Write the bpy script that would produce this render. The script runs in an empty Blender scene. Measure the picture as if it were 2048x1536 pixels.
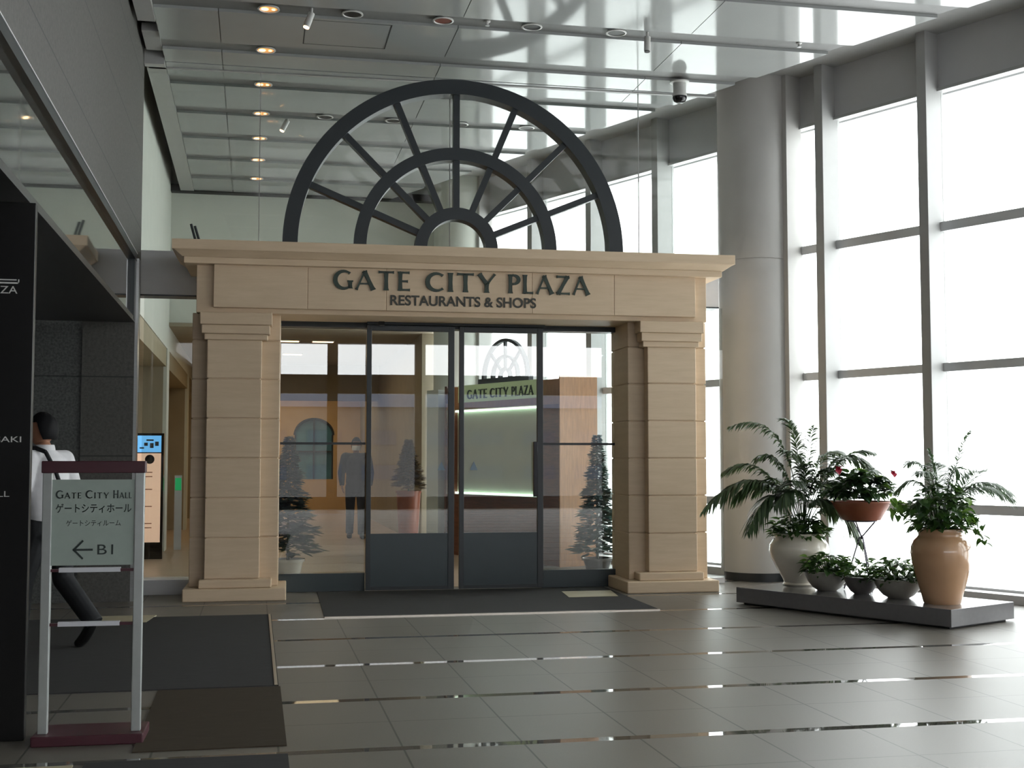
import bpy, bmesh, math, random
from mathutils import Vector, Matrix, Euler, Quaternion
S = bpy.context.scene
COL = S.collection
PI = math.pi
R = math.radians

# ------------------------------------------------------------------ camera
cam_d = bpy.data.cameras.new('camera')
cam_d.sensor_width = 36.0
cam_d.lens = 43.945
cam_d.clip_end = 400
cam = bpy.data.objects.new('camera', cam_d)
cam.location = (0, 0, 1.4)
cam.rotation_euler = (R(90 + 3.479), 0, R(-11.597))
COL.objects.link(cam)
S.camera = cam

# ------------------------------------------------------------------ world, exposure
W = bpy.data.worlds.new('world')
S.world = W
W.use_nodes = True
bg = W.node_tree.nodes['Background']
bg.inputs[0].default_value = (0.975, 0.985, 1.0, 1)
bg.inputs[1].default_value = 2.8
S.view_settings.view_transform = 'Standard'
S.view_settings.look = 'None'
S.view_settings.exposure = 1.3
S.view_settings.gamma = 1.0
S.view_settings.use_curve_mapping = False
try:
    S.cycles.max_bounces = 10
    S.cycles.transparent_max_bounces = 24
    S.cycles.use_denoising = True
    S.cycles.sample_clamp_indirect = 6.0
except Exception:
    pass


# ------------------------------------------------------------------ materials
def nodes(name):
    m = bpy.data.materials.new(name)
    m.use_nodes = True
    nt = m.node_tree
    return m, nt, nt.nodes['Principled BSDF']


def mat(name, col, rough=0.5, metal=0.0, noise=0.0, scale=20.0, spec=0.5, stretch=None, bump=0.0, coat=0.0):
    m, nt, b = nodes(name)
    b.inputs['Base Color'].default_value = (*col, 1)
    b.inputs['Roughness'].default_value = rough
    b.inputs['Metallic'].default_value = metal
    b.inputs['Specular IOR Level'].default_value = spec
    b.inputs['Coat Weight'].default_value = coat
    tc = nt.nodes.new('ShaderNodeTexCoord')
    mp = nt.nodes.new('ShaderNodeMapping')
    mp.inputs['Scale'].default_value = stretch or (1, 1, 1)
    nz = nt.nodes.new('ShaderNodeTexNoise')
    nz.inputs['Scale'].default_value = scale
    nz.inputs['Detail'].default_value = 5
    nt.links.new(tc.outputs['Object'], mp.inputs[0])
    nt.links.new(mp.outputs[0], nz.inputs[0])
    cr = nt.nodes.new('ShaderNodeValToRGB')
    lo = tuple(max(0, c * (1 - noise)) for c in col)
    hi = tuple(min(1, c * (1 + noise)) for c in col)
    cr.color_ramp.elements[0].color = (*lo, 1)
    cr.color_ramp.elements[1].color = (*hi, 1)
    cr.color_ramp.elements[0].position = 0.3
    cr.color_ramp.elements[1].position = 0.7
    nt.links.new(nz.outputs[0], cr.inputs[0])
    nt.links.new(cr.outputs[0], b.inputs['Base Color'])
    if bump:
        bp = nt.nodes.new('ShaderNodeBump')
        bp.inputs['Strength'].default_value = bump
        bp.inputs['Distance'].default_value = 0.01
        nt.links.new(nz.outputs[0], bp.inputs['Height'])
        nt.links.new(bp.outputs[0], b.inputs['Normal'])
    return m


def emit(name, col, strength):
    m, nt, b = nodes(name)
    b.inputs['Base Color'].default_value = (*col, 1)
    b.inputs['Emission Color'].default_value = (*col, 1)
    b.inputs['Emission Strength'].default_value = strength
    return m


def glass(name, tint=(0.95, 0.97, 0.96), k=1.0, ior=1.5, extra=0.0):
    """clear architectural pane: what lies behind, plus mirror reflection by Fresnel"""
    m = bpy.data.materials.new(name)
    m.use_nodes = True
    nt = m.node_tree
    nt.nodes.clear()
    out = nt.nodes.new('ShaderNodeOutputMaterial')
    tr = nt.nodes.new('ShaderNodeBsdfTransparent')
    tr.inputs[0].default_value = (*tint, 1)
    gl = nt.nodes.new('ShaderNodeBsdfGlossy')
    gl.inputs['Roughness'].default_value = 0.0
    gl.inputs[0].default_value = (1, 1, 1, 1)
    fr = nt.nodes.new('ShaderNodeFresnel')
    ge = nt.nodes.new('ShaderNodeNewGeometry')      # both faces of a pane reflect alike: keep the same index on the way out
    io = mix_val(nt, ge.outputs['Backfacing'], ior, 1.0 / ior)
    nt.links.new(io, fr.inputs[0])
    ma = nt.nodes.new('ShaderNodeMath')
    ma.operation = 'MULTIPLY_ADD'
    ma.inputs[1].default_value = k
    ma.inputs[2].default_value = extra
    ma.use_clamp = True
    mx = nt.nodes.new('ShaderNodeMixShader')
    nt.links.new(fr.outputs[0], ma.inputs[0])
    nt.links.new(ma.outputs[0], mx.inputs[0])
    nt.links.new(tr.outputs[0], mx.inputs[1])
    nt.links.new(gl.outputs[0], mx.inputs[2])
    nt.links.new(mx.outputs[0], out.inputs[0])
    return m


def M_(nt, op, a, b=None, c=None):
    n = nt.nodes.new('ShaderNodeMath')
    n.operation = op
    for i, v in enumerate((a, b, c)):
        if v is None:
            continue
        if isinstance(v, (int, float)):
            n.inputs[i].default_value = v
        else:
            nt.links.new(v, n.inputs[i])
    return n.outputs[0]


def mix_col(nt, fac, a, b):
    n = nt.nodes.new('ShaderNodeMix')
    n.data_type = 'RGBA'
    for idx, v in ((0, fac), (6, a), (7, b)):
        if isinstance(v, (int, float)):
            n.inputs[idx].default_value = v
        elif isinstance(v, tuple):
            n.inputs[idx].default_value = (*v, 1)
        else:
            nt.links.new(v, n.inputs[idx])
    return n.outputs[2]


def mix_val(nt, fac, a, b):
    n = nt.nodes.new('ShaderNodeMix')
    n.data_type = 'FLOAT'
    for idx, v in ((0, fac), (2, a), (3, b)):
        if isinstance(v, (int, float)):
            n.inputs[idx].default_value = v
        else:
            nt.links.new(v, n.inputs[idx])
    return n.outputs[0]


def floor_mat():
    """grey granite flags, thin joints, polished cross strips"""
    m, nt, b = nodes('granite_floor')
    tc = nt.nodes.new('ShaderNodeTexCoord')
    sp = nt.nodes.new('ShaderNodeSeparateXYZ')
    nt.links.new(tc.outputs['Object'], sp.inputs[0])
    x, y = sp.outputs[0], sp.outputs[1]

    def band(v, off, period, half):
        u = M_(nt, 'ADD', v, -off + period * 40 + period / 2)
        u = M_(nt, 'MODULO', u, period)
        u = M_(nt, 'ABSOLUTE', M_(nt, 'ADD', u, -period / 2))
        return M_(nt, 'LESS_THAN', u, half)
    strip = band(y, 6.16, 1.27, 0.04)
    jx = band(x, 1.32, 0.596, 0.005)
    jy = band(y, 6.16 + 0.635, 1.27, 0.004)
    joint = M_(nt, 'MAXIMUM', jx, jy)
    nz = nt.nodes.new('ShaderNodeTexNoise')
    nz.inputs['Scale'].default_value = 90
    nz.inputs['Detail'].default_value = 6
    nt.links.new(tc.outputs['Object'], nz.inputs[0])
    n2 = nt.nodes.new('ShaderNodeTexNoise')
    n2.inputs['Scale'].default_value = 1.3
    nt.links.new(tc.outputs['Object'], n2.inputs[0])
    base = mix_col(nt, nz.outputs[0], (0.095, 0.087, 0.075), (0.215, 0.198, 0.172))
    base = mix_col(nt, M_(nt, 'MULTIPLY', n2.outputs[0], 0.5), base, (0.12, 0.106, 0.087))
    base = mix_col(nt, joint, base, (0.03, 0.028, 0.025))
    base = mix_col(nt, strip, base, (0.10, 0.095, 0.085))
    nt.links.new(base, b.inputs['Base Color'])
    rg = mix_val(nt, nz.outputs[0], 0.36, 0.46)
    rg = mix_val(nt, strip, rg, 0.03)
    nt.links.new(rg, b.inputs['Roughness'])
    sl = mix_val(nt, strip, 0.5, 0.9)
    nt.links.new(sl, b.inputs['Specular IOR Level'])
    return m


def granite_wall_mat():
    m, nt, b = nodes('flamed_granite')
    tc = nt.nodes.new('ShaderNodeTexCoord')
    sp = nt.nodes.new('ShaderNodeSeparateXYZ')
    nt.links.new(tc.outputs['Object'], sp.inputs[0])

    def band(v, off, period, half):
        u = M_(nt, 'ADD', v, -off + period * 40 + period / 2)
        u = M_(nt, 'MODULO', u, period)
        u = M_(nt, 'ABSOLUTE', M_(nt, 'ADD', u, -period / 2))
        return M_(nt, 'LESS_THAN', u, half)
    j = band(sp.outputs[2], 3.81, 0.79, 0.006)
    nz = nt.nodes.new('ShaderNodeTexNoise')
    nz.inputs['Scale'].default_value = 34
    nz.inputs['Detail'].default_value = 9
    nz.inputs['Roughness'].default_value = 0.75
    nt.links.new(tc.outputs['Object'], nz.inputs[0])
    c = mix_col(nt, nz.outputs[0], (0.0, 0.0, 0.0), (0.165, 0.158, 0.145))
    c = mix_col(nt, j, c, (0.03, 0.03, 0.03))
    nt.links.new(c, b.inputs['Base Color'])
    b.inputs['Roughness'].default_value = 0.6
    return m


def stone_mat():
    """warm beige limestone with soft horizontal bedding"""
    m, nt, b = nodes('beige_limestone')
    tc = nt.nodes.new('ShaderNodeTexCoord')
    mp = nt.nodes.new('ShaderNodeMapping')
    mp.inputs['Scale'].default_value = (1, 1, 9)
    nz = nt.nodes.new('ShaderNodeTexNoise')
    nz.inputs['Scale'].default_value = 2.4
    nz.inputs['Detail'].default_value = 7
    nz.inputs['Roughness'].default_value = 0.65
    nt.links.new(tc.outputs['Object'], mp.inputs[0])
    nt.links.new(mp.outputs[0], nz.inputs[0])
    n2 = nt.nodes.new('ShaderNodeTexNoise')
    n2.inputs['Scale'].default_value = 1.7
    nt.links.new(tc.outputs['Object'], n2.inputs[0])
    c = mix_col(nt, nz.outputs[0], (0.52, 0.39, 0.255), (0.74, 0.585, 0.42))
    c = mix_col(nt, M_(nt, 'MULTIPLY', n2.outputs[0], 0.4), c, (0.60, 0.445, 0.29))
    nt.links.new(c, b.inputs['Base Color'])
    b.inputs['Roughness'].default_value = 0.55
    bp = nt.nodes.new('ShaderNodeBump')
    bp.inputs['Strength'].default_value = 0.08
    nt.links.new(nz.outputs[0], bp.inputs['Height'])
    nt.links.new(bp.outputs[0], b.inputs['Normal'])
    return m


def leaf_mat(name, c1, c2, rough=0.35):
    m, nt, b = nodes(name)
    oi = nt.nodes.new('ShaderNodeNewGeometry')
    c = mix_col(nt, oi.outputs['Random Per Island'], c1, c2)
    nt.links.new(c, b.inputs['Base Color'])
    b.inputs['Roughness'].default_value = rough
    tl = nt.nodes.new('ShaderNodeBsdfTranslucent')
    nt.links.new(mix_col(nt, 0.5, c, (c2[0] * 1.6, c2[1] * 1.8, c2[2])), tl.inputs[0])
    mx = nt.nodes.new('ShaderNodeMixShader')
    mx.inputs[0].default_value = 0.25
    out = nt.nodes['Material Output']
    nt.links.new(b.outputs[0], mx.inputs[1])
    nt.links.new(tl.outputs[0], mx.inputs[2])
    nt.links.new(mx.outputs[0], out.inputs[0])
    return m


def mat_carpet(name, col):
    m, nt, b = nodes(name)
    tc = nt.nodes.new('ShaderNodeTexCoord')
    mp = nt.nodes.new('ShaderNodeMapping')
    mp.inputs['Scale'].default_value = (2, 45, 1)
    nz = nt.nodes.new('ShaderNodeTexNoise')
    nz.inputs['Scale'].default_value = 3
    nz.inputs['Detail'].default_value = 4
    nt.links.new(tc.outputs['Object'], mp.inputs[0])
    nt.links.new(mp.outputs[0], nz.inputs[0])
    c = mix_col(nt, nz.outputs[0], tuple(v * 0.7 for v in col), tuple(v * 1.35 for v in col))
    nt.links.new(c, b.inputs['Base Color'])
    b.inputs['Roughness'].default_value = 0.9
    b.inputs['Specular IOR Level'].default_value = 0.15
    return m


MT = dict(
    floor=floor_mat(), granite=granite_wall_mat(), stone=stone_mat(),
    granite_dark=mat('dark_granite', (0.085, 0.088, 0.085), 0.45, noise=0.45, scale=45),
    soffit_dark=mat('dark_polished_soffit', (0.035, 0.035, 0.034), 0.35, noise=0.1),
    black_panel=mat('black_sign_panel', (0.008, 0.008, 0.008), 0.35, noise=0.1, spec=0.25),
    mirror_band=mat('dark_reflective_glass', (0.045, 0.05, 0.048), 0.04, noise=0.05, spec=1.0, coat=1.0),
    ceil=mat('glossy_ceiling_panel', (0.33, 0.34, 0.335), 0.09, metal=0.0, noise=0.03, scale=2, spec=0.33),
    slot=mat('ceiling_slot_grey', (0.17, 0.17, 0.168), 0.55, noise=0.04),
    trench=mat('shadow_gap_black', (0.02, 0.02, 0.02), 0.7, noise=0.1),
    trim=mat('ceiling_edge_grey', (0.36, 0.36, 0.35), 0.5, noise=0.03),
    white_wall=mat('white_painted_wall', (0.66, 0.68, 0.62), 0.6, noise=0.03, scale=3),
    beige_wall=mat('beige_plaster', (0.36, 0.31, 0.215), 0.65, noise=0.06, scale=3),
    taupe=mat('taupe_wall', (0.34, 0.29, 0.21), 0.65, noise=0.06, scale=3),
    ochre=mat('ochre_plaster', (0.62, 0.42, 0.20), 0.65, noise=0.06, scale=3),
    alu=mat('grey_painted_aluminium', (0.58, 0.58, 0.59), 0.42, noise=0.03, scale=6),
    alu_white=mat('pale_painted_aluminium', (0.37, 0.37, 0.365), 0.4, noise=0.03, scale=6),
    header=mat('grey_header_panel', (0.48, 0.48, 0.485), 0.5, noise=0.03, scale=3),
    column=mat('grey_column_panel', (0.46, 0.45, 0.435), 0.38, noise=0.03, scale=3),
    steel=mat('brushed_steel', (0.45, 0.46, 0.46), 0.32, metal=0.9, noise=0.08, scale=4, stretch=(1, 1, 40)),
    frame=mat('dark_teal_grey_metal', (0.017, 0.022, 0.025), 0.38, noise=0.05, scale=5),
    kick=mat('satin_teal_grey_panel', (0.036, 0.049, 0.053), 0.33, metal=0.2, noise=0.05, scale=4),
    arch=mat('dark_blue_grey_metal', (0.016, 0.022, 0.026), 0.42, noise=0.05, scale=5),
    letters=mat('dark_green_letters', (0.010, 0.026, 0.015), 0.4, noise=0.1),
    letters2=mat('dark_brown_letters', (0.030, 0.029, 0.020), 0.45, noise=0.1),
    glass=glass('clear_glass'),
    glass_door=glass('door_glass', (0.84, 0.87, 0.86), 1.0, 1.5, 0.03),
    glass_up=glass('partition_glass', (0.86, 0.88, 0.87), 0.45, 1.5, 0.0),
    maroon=mat('maroon_paint', (0.060, 0.014, 0.022), 0.4, noise=0.06),
    post=mat('satin_aluminium', (0.42, 0.44, 0.43), 0.35, metal=0.45, noise=0.04),
    paper=mat('pale_green_sign_sheet', (0.33, 0.39, 0.35), 0.6, noise=0.03),
    ink=mat('dark_grey_ink', (0.025, 0.035, 0.033), 0.6, noise=0.1),
    white_ink=mat('white_lettering', (0.6, 0.6, 0.58), 0.5, noise=0.05),
    white_bar=mat('white_plastic_bar', (0.62, 0.62, 0.66), 0.4, noise=0.03),
    carpet=mat_carpet('charcoal_ribbed_mat', (0.050, 0.049, 0.049)),
    carpet_brown=mat_carpet('brown_ribbed_mat', (0.055, 0.043, 0.030)),
    brass=mat('matt_edge_metal', (0.50, 0.46, 0.40), 0.3, metal=0.8, noise=0.05),
    cream=mat('cream_vinyl_sheet', (0.42, 0.37, 0.25), 0.55, noise=0.1, scale=6),
    plat=mat('grey_laminate_plinth', (0.15, 0.145, 0.15), 0.16, noise=0.04, spec=0.8),
    urn_white=mat('cream_glazed_ceramic', (0.74, 0.68, 0.58), 0.16, noise=0.04, scale=5, coat=0.5),
    urn_tan=mat('tan_glazed_ceramic', (0.50, 0.295, 0.165), 0.18, noise=0.05, scale=5, coat=0.5),
    bowl=mat('grey_ceramic', (0.30, 0.285, 0.25), 0.3, noise=0.06),
    bowl_dark=mat('dark_grey_ceramic', (0.15, 0.14, 0.135), 0.3, noise=0.06),
    terracotta=mat('terracotta_plastic', (0.32, 0.095, 0.05), 0.45, noise=0.05),
    soil=mat('potting_soil', (0.03, 0.022, 0.015), 0.95, noise=0.4),
    palm=leaf_mat('palm_leaf_green', (0.026, 0.052, 0.022), (0.085, 0.135, 0.062)),
    palm_light=leaf_mat('light_palm_green', (0.030, 0.065, 0.028), (0.085, 0.15, 0.065)),
    ivy=leaf_mat('ivy_leaf_green', (0.020, 0.060, 0.016), (0.08, 0.16, 0.035)),
    anth=leaf_mat('anthurium_leaf_green', (0.012, 0.035, 0.015), (0.04, 0.085, 0.025), 0.3),
    bright_leaf=leaf_mat('bright_leaf_green', (0.10, 0.22, 0.03), (0.20, 0.33, 0.06)),
    conifer=leaf_mat('dark_conifer_green', (0.010, 0.030, 0.018), (0.022, 0.055, 0.035)),
    conifer_blue=leaf_mat('blue_green_conifer', (0.05, 0.11, 0.11), (0.10, 0.18, 0.18)),
    dry=leaf_mat('brown_dried_leaf', (0.10, 0.06, 0.028), (0.20, 0.12, 0.05), 0.6),
    stem=mat('green_stem', (0.07, 0.10, 0.04), 0.5, noise=0.1),
    red=mat('red_flower_spathe', (0.45, 0.02, 0.05), 0.3, noise=0.1),
    wire=mat('dark_wire', (0.10, 0.09, 0.12), 0.4, metal=0.5, noise=0.1),
    wood=mat('red_brown_wood', (0.13, 0.045, 0.026), 0.35, noise=0.25, scale=5, stretch=(1, 1, 8)),
    wood_orange=mat('orange_wood_veneer', (0.36, 0.17, 0.07), 0.4, noise=0.15, scale=5, stretch=(8, 8, 1)),
    header_green=emit('pale_green_lit_fascia', (0.42, 0.50, 0.27), 0.12),
    lightbox=mat('frosted_green_glass', (0.50, 0.53, 0.43), 0.35, noise=0.05, scale=2),
    tube=emit('lit_strip', (0.75, 1.0, 0.82), 2.0),
    warm_lamp=emit('warm_lamp_lens', (1.0, 0.62, 0.30), 3.0),
    amber=emit('amber_reflector', (0.75, 0.36, 0.12), 0.32),
    dark_lens=mat('unlit_lamp_recess', (0.012, 0.010, 0.010), 0.5, noise=0.2),
    red_lens=mat('rust_red_lamp_recess', (0.16, 0.035, 0.018), 0.5, noise=0.2),
    lamp_ring=mat('white_lamp_ring', (0.55, 0.55, 0.53), 0.35, noise=0.03),
    screen_blue=emit('blue_screen', (0.16, 0.50, 0.95), 0.33),
    screen_pink=emit('salmon_screen', (0.88, 0.60, 0.44), 0.22),
    green_sign=emit('green_exit_sign', (0.02, 0.30, 0.10), 0.3),
    tile=mat('beige_floor_tile', (0.48, 0.37, 0.27), 0.3, noise=0.06, scale=4),
    skin=mat('skin', (0.36, 0.17, 0.10), 0.5, noise=0.05),
    hair=mat('black_hair', (0.006, 0.006, 0.007), 0.6, noise=0.2, scale=40, stretch=(1, 1, 8), spec=0.15),
    shirt=mat('white_shirt_cotton', (0.66, 0.65, 0.67), 0.8, noise=0.04, scale=8),
    trouser=mat('charcoal_trousers', (0.010, 0.011, 0.013), 0.8, noise=0.2),
    shoe=mat('black_shoe_leather', (0.006, 0.006, 0.006), 0.35, noise=0.1),
    suit=mat('dark_navy_cloth', (0.012, 0.013, 0.018), 0.8, noise=0.2),
    mask=mat('white_face_mask', (0.75, 0.78, 0.80), 0.7, noise=0.03),
    dome=mat('black_camera_dome', (0.01, 0.01, 0.012), 0.08, noise=0.05),
    blue_glass=mat('blue_window_glass', (0.08, 0.22, 0.30), 0.15, noise=0.3, scale=2),
    sticker=mat('grey_blue_sticker', (0.20, 0.27, 0.33), 0.5, noise=0.05),
    spandrel=mat('blue_grey_spandrel', (0.05, 0.055, 0.07), 0.5, noise=0.05),
    slate=mat('blue_grey_roof', (0.085, 0.105, 0.15), 0.6, noise=0.06),
    concrete=mat('pale_concrete', (0.075, 0.073, 0.072), 0.8, noise=0.08, scale=2),
)


# ------------------------------------------------------------------ mesh builder
class MB:
    def __init__(self):
        self.v = []
        self.f = []
        self.sm = []

    def add(self, vs, fs, smooth=False):
        o = len(self.v)
        self.v += [tuple(v) for v in vs]
        self.f += [tuple(i + o for i in f) for f in fs]
        self.sm += [smooth] * len(fs)
        return self

    def box(self, x0, x1, y0, y1, z0, z1):
        vs = [(x, y, z) for z in (z0, z1) for y in (y0, y1) for x in (x0, x1)]
        return self.add(vs, [(0, 2, 3, 1), (4, 5, 7, 6), (0, 1, 5, 4), (1, 3, 7, 5), (3, 2, 6, 7), (2, 0, 4, 6)])

    def frustum(self, a, za, b, zb):
        """a, b = (x0,x1,y0,y1) rectangles at za, zb"""
        vs = [(x, y, za) for y in a[2:] for x in a[:2]] + [(x, y, zb) for y in b[2:] for x in b[:2]]
        return self.add(vs, [(0, 2, 3, 1), (4, 5, 7, 6), (0, 1, 5, 4), (1, 3, 7, 5), (3, 2, 6, 7), (2, 0, 4, 6)])

    def prism(self, poly, h0, h1, axis='z'):
        """poly: list of 2D points, extruded from h0 to h1 along axis"""
        n = len(poly)

        def p3(p, h):
            return {'z': (p[0], p[1], h), 'y': (p[0], h, p[1]), 'x': (h, p[0], p[1])}[axis]
        vs = [p3(p, h0) for p in poly] + [p3(p, h1) for p in poly]
        fs = [tuple(range(n - 1, -1, -1)), tuple(range(n, 2 * n))]
        fs += [(i, (i + 1) % n, n + (i + 1) % n, n + i) for i in range(n)]
        return self.add(vs, fs)

    def lathe(self, prof, c=(0, 0, 0), seg=48, smooth=True):
        vs, fs = [], []
        for r, z in prof:
            for k in range(seg):
                a = 2 * PI * k / seg
                vs.append((c[0] + r * math.cos(a), c[1] + r * math.sin(a), c[2] + z))
        for i in range(len(prof) - 1):
            for k in range(seg):
                k2 = (k + 1) % seg
                fs.append((i * seg + k, i * seg + k2, (i + 1) * seg + k2, (i + 1) * seg + k))
        self.add(vs, fs, smooth)
        if prof[0][0] > 1e-4:
            self.f.append(tuple(len(self.v) - len(vs) + k for k in range(seg - 1, -1, -1)))
            self.sm.append(False)
        if prof[-1][0] > 1e-4:
            o = len(self.v) - seg
            self.f.append(tuple(o + k for k in range(seg)))
            self.sm.append(False)
        return self

    def tube(self, pts, r, seg=8, r1=None):
        pts = [Vector(p) for p in pts]
        n = len(pts)
        vs, fs = [], []
        up = Vector((0.13, 0.31, 0.94))
        for i, p in enumerate(pts):
            d = (pts[min(i + 1, n - 1)] - pts[max(i - 1, 0)]).normalized()
            a = d.cross(up)
            if a.length < 1e-3:
                a = d.cross(Vector((1, 0, 0)))
            a.normalize()
            b = d.cross(a)
            rr = r if r1 is None else r + (r1 - r) * i / max(1, n - 1)
            for k in range(seg):
                t = 2 * PI * k / seg
                vs.append(p + (a * math.cos(t) + b * math.sin(t)) * rr)
        for i in range(n - 1):
            for k in range(seg):
                k2 = (k + 1) % seg
                fs.append((i * seg + k, i * seg + k2, (i + 1) * seg + k2, (i + 1) * seg + k))
        fs.append(tuple(range(seg - 1, -1, -1)))
        fs.append(tuple((n - 1) * seg + k for k in range(seg)))
        return self.add(vs, fs, True)

    def sphere(self, c, r, seg=16, rings=10, sc=(1, 1, 1)):
        prof = []
        vs, fs = [], []
        for i in range(rings + 1):
            t = PI * i / rings
            for k in range(seg):
                a = 2 * PI * k / seg
                vs.append((c[0] + r * sc[0] * math.sin(t) * math.cos(a), c[1] + r * sc[1] * math.sin(t) * math.sin(a),
                           c[2] - r * sc[2] * math.cos(t)))
        for i in range(rings):
            for k in range(seg):
                k2 = (k + 1) % seg
                fs.append((i * seg + k, i * seg + k2, (i + 1) * seg + k2, (i + 1) * seg + k))
        return self.add(vs, fs, True)

    def arc_band(self, c, r0, r1, a0, a1, y0, y1, seg=64):
        """ring sector in the xz plane with thickness in y"""
        vs, fs = [], []
        for i in range(seg + 1):
            a = a0 + (a1 - a0) * i / seg
            for r in (r0, r1):
                for y in (y0, y1):
                    vs.append((c[0] + r * math.cos(a), y, c[1] + r * math.sin(a)))
        for i in range(seg):
            o, p = i * 4, i * 4 + 4
            fs += [(o, o + 1, p + 1, p), (o + 2, p + 2, p + 3, o + 3), (o, p, p + 2, o + 2), (o + 1, o + 3, p + 3, p + 1)]
        fs += [(0, 2, 3, 1), (seg * 4, seg * 4 + 1, seg * 4 + 3, seg * 4 + 2)]
        return self.add(vs, fs)

    def build(self, name, material, parent=None, bevel=0.0, weld=False):
        me = bpy.data.meshes.new(name)
        me.from_pydata(self.v, [], self.f)
        me.update()
        bm = bmesh.new()
        bm.from_mesh(me)
        if weld:
            bmesh.ops.remove_doubles(bm, verts=bm.verts, dist=1e-5)
        bmesh.ops.recalc_face_normals(bm, faces=bm.faces)
        bm.to_mesh(me)
        bm.free()
        if len(self.sm) == len(me.polygons):
            me.polygons.foreach_set('use_smooth', self.sm)
            if any(self.sm):
                me.set_sharp_from_angle(angle=R(50))
        me.materials.append(material)
        o = bpy.data.objects.new(name, me)
        COL.objects.link(o)
        if parent:
            o.parent = parent
        if bevel:
            md = o.modifiers.new('bevel', 'BEVEL')
            md.width = bevel
            md.segments = 2
            md.limit_method = 'ANGLE'
            md.angle_limit = R(40)
        return o


def tag(o, label, cat, group=None, kind=None):
    o['label'] = label
    o['category'] = cat
    if group:
        o['group'] = group
    if kind:
        o['kind'] = kind
    return o


def thing(name, label, cat, loc=(0, 0, 0), rz=0.0, group=None, kind=None):
    o = bpy.data.objects.new(name, None)
    o.empty_display_size = 0.1
    COL.objects.link(o)
    o.location = loc
    o.rotation_euler = (0, 0, rz)
    return tag(o, label, cat, group, kind)


def struct(o, label, cat):
    return tag(o, label, cat, None, 'structure')


def dup(root, loc, label=None, group=None):
    r = root.copy()
    COL.objects.link(r)
    r.location = loc
    if label:
        r['label'] = label
    if group:
        r['group'] = group
    for ch in list(root.children):
        c = ch.copy()
        COL.objects.link(c)
        c.parent = r
        for g in list(ch.children):
            d = g.copy()
            COL.objects.link(d)
            d.parent = c
    return r


def text_obj(name, body, size, material, parent, loc, rot, ext=0.002, width=None, align='LEFT', bold=0.0, spacing=1.0):
    cu = bpy.data.curves.new(name, 'FONT')
    cu.body = body
    cu.size = size
    cu.extrude = ext
    cu.offset = bold
    cu.space_character = spacing
    cu.align_x = align
    o = bpy.data.objects.new(name, cu)
    COL.objects.link(o)
    bpy.context.view_layer.update()
    dg = bpy.context.evaluated_depsgraph_get()
    me = bpy.data.meshes.new_from_object(o.evaluated_get(dg))
    me.name = name
    bpy.data.objects.remove(o)
    if width and len(me.vertices):
        xs = [v.co.x for v in me.vertices]
        x0, x1 = min(xs), max(xs)
        k = width / (x1 - x0)
        for v in me.vertices:
            v.co.x = (v.co.x - x0) * k
    me.materials.clear()
    me.materials.append(material)
    m = bpy.data.objects.new(name, me)
    COL.objects.link(m)
    m.parent = parent
    m.location = loc
    m.rotation_euler = rot
    return m


# flared roman capitals: strokes (points, width at start, width at end, flare at start, flare at end)
TK, TN = 0.20, 0.105


def _arc(cx, cz, rx, rz, a0, a1, n=18):
    return [(cx + rx * math.cos(R(a0 + (a1 - a0) * i / n)), cz + rz * math.sin(R(a0 + (a1 - a0) * i / n))) for i in range(n + 1)]


GLYPH = {
    'G': (0.90, [('arc', _arc(0.50, 0.5, 0.42, 0.45, 48, 318)), ('s', (0.80, 0.06), (0.80, 0.46), TK, TK), ('s', (0.66, 0.44), (0.94, 0.44), 0.07, 0.07)]),
    'C': (0.84, [('arc', _arc(0.50, 0.5, 0.42, 0.45, 48, 312))]),
    'A': (0.92, [('s', (0.04, 0), (0.44, 0.98), TN, TN), ('s', (0.42, 0.98), (0.86, 0), TK, TK), ('s', (0.18, 0.32), (0.70, 0.32), TN * .8, TN * .8)]),
    'T': (0.80, [('s', (0.40, 0), (0.40, 0.98), TK, TK), ('s', (0.02, 0.95), (0.78, 0.95), TN, TN)]),
    'E': (0.62, [('s', (0.13, 0), (0.13, 1.0), TK, TK), ('s', (0.1, 0.95), (0.58, 0.95), TN, TN), ('s', (0.1, 0.5), (0.50, 0.5), TN, TN), ('s', (0.1, 0.05), (0.60, 0.05), TN, TN)]),
    'I': (0.26, [('s', (0.13, 0), (0.13, 1.0), TK, TK)]),
    'Y': (0.84, [('s', (0.42, 0), (0.42, 0.5), TK, TK), ('s', (0.08, 0.99), (0.44, 0.44), TK, TK), ('s', (0.80, 0.99), (0.44, 0.44), TN, TN)]),
    'P': (0.64, [('s', (0.13, 0), (0.13, 1.0), TK, TK), ('arc', _arc(0.26, 0.73, 0.32, 0.235, 92, -92)), ('s', (0.1, 0.955), (0.28, 0.955), 0.08, 0.08), ('s', (0.1, 0.49), (0.28, 0.49), 0.08, 0.08)]),
    'L': (0.60, [('s', (0.13, 0), (0.13, 1.0), TK, TK), ('s', (0.1, 0.05), (0.58, 0.05), TN, TN)]),
    'Z': (0.78, [('s', (0.05, 0.95), (0.74, 0.95), TN, TN), ('s', (0.66, 0.97), (0.12, 0.03), TK, TK), ('s', (0.04, 0.05), (0.76, 0.05), TN, TN)]),
    'H': (0.84, [('s', (0.13, 0), (0.13, 1.0), TK, TK), ('s', (0.71, 0), (0.71, 1.0), TK, TK), ('s', (0.1, 0.5), (0.74, 0.5), TN, TN)]),
}


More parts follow.
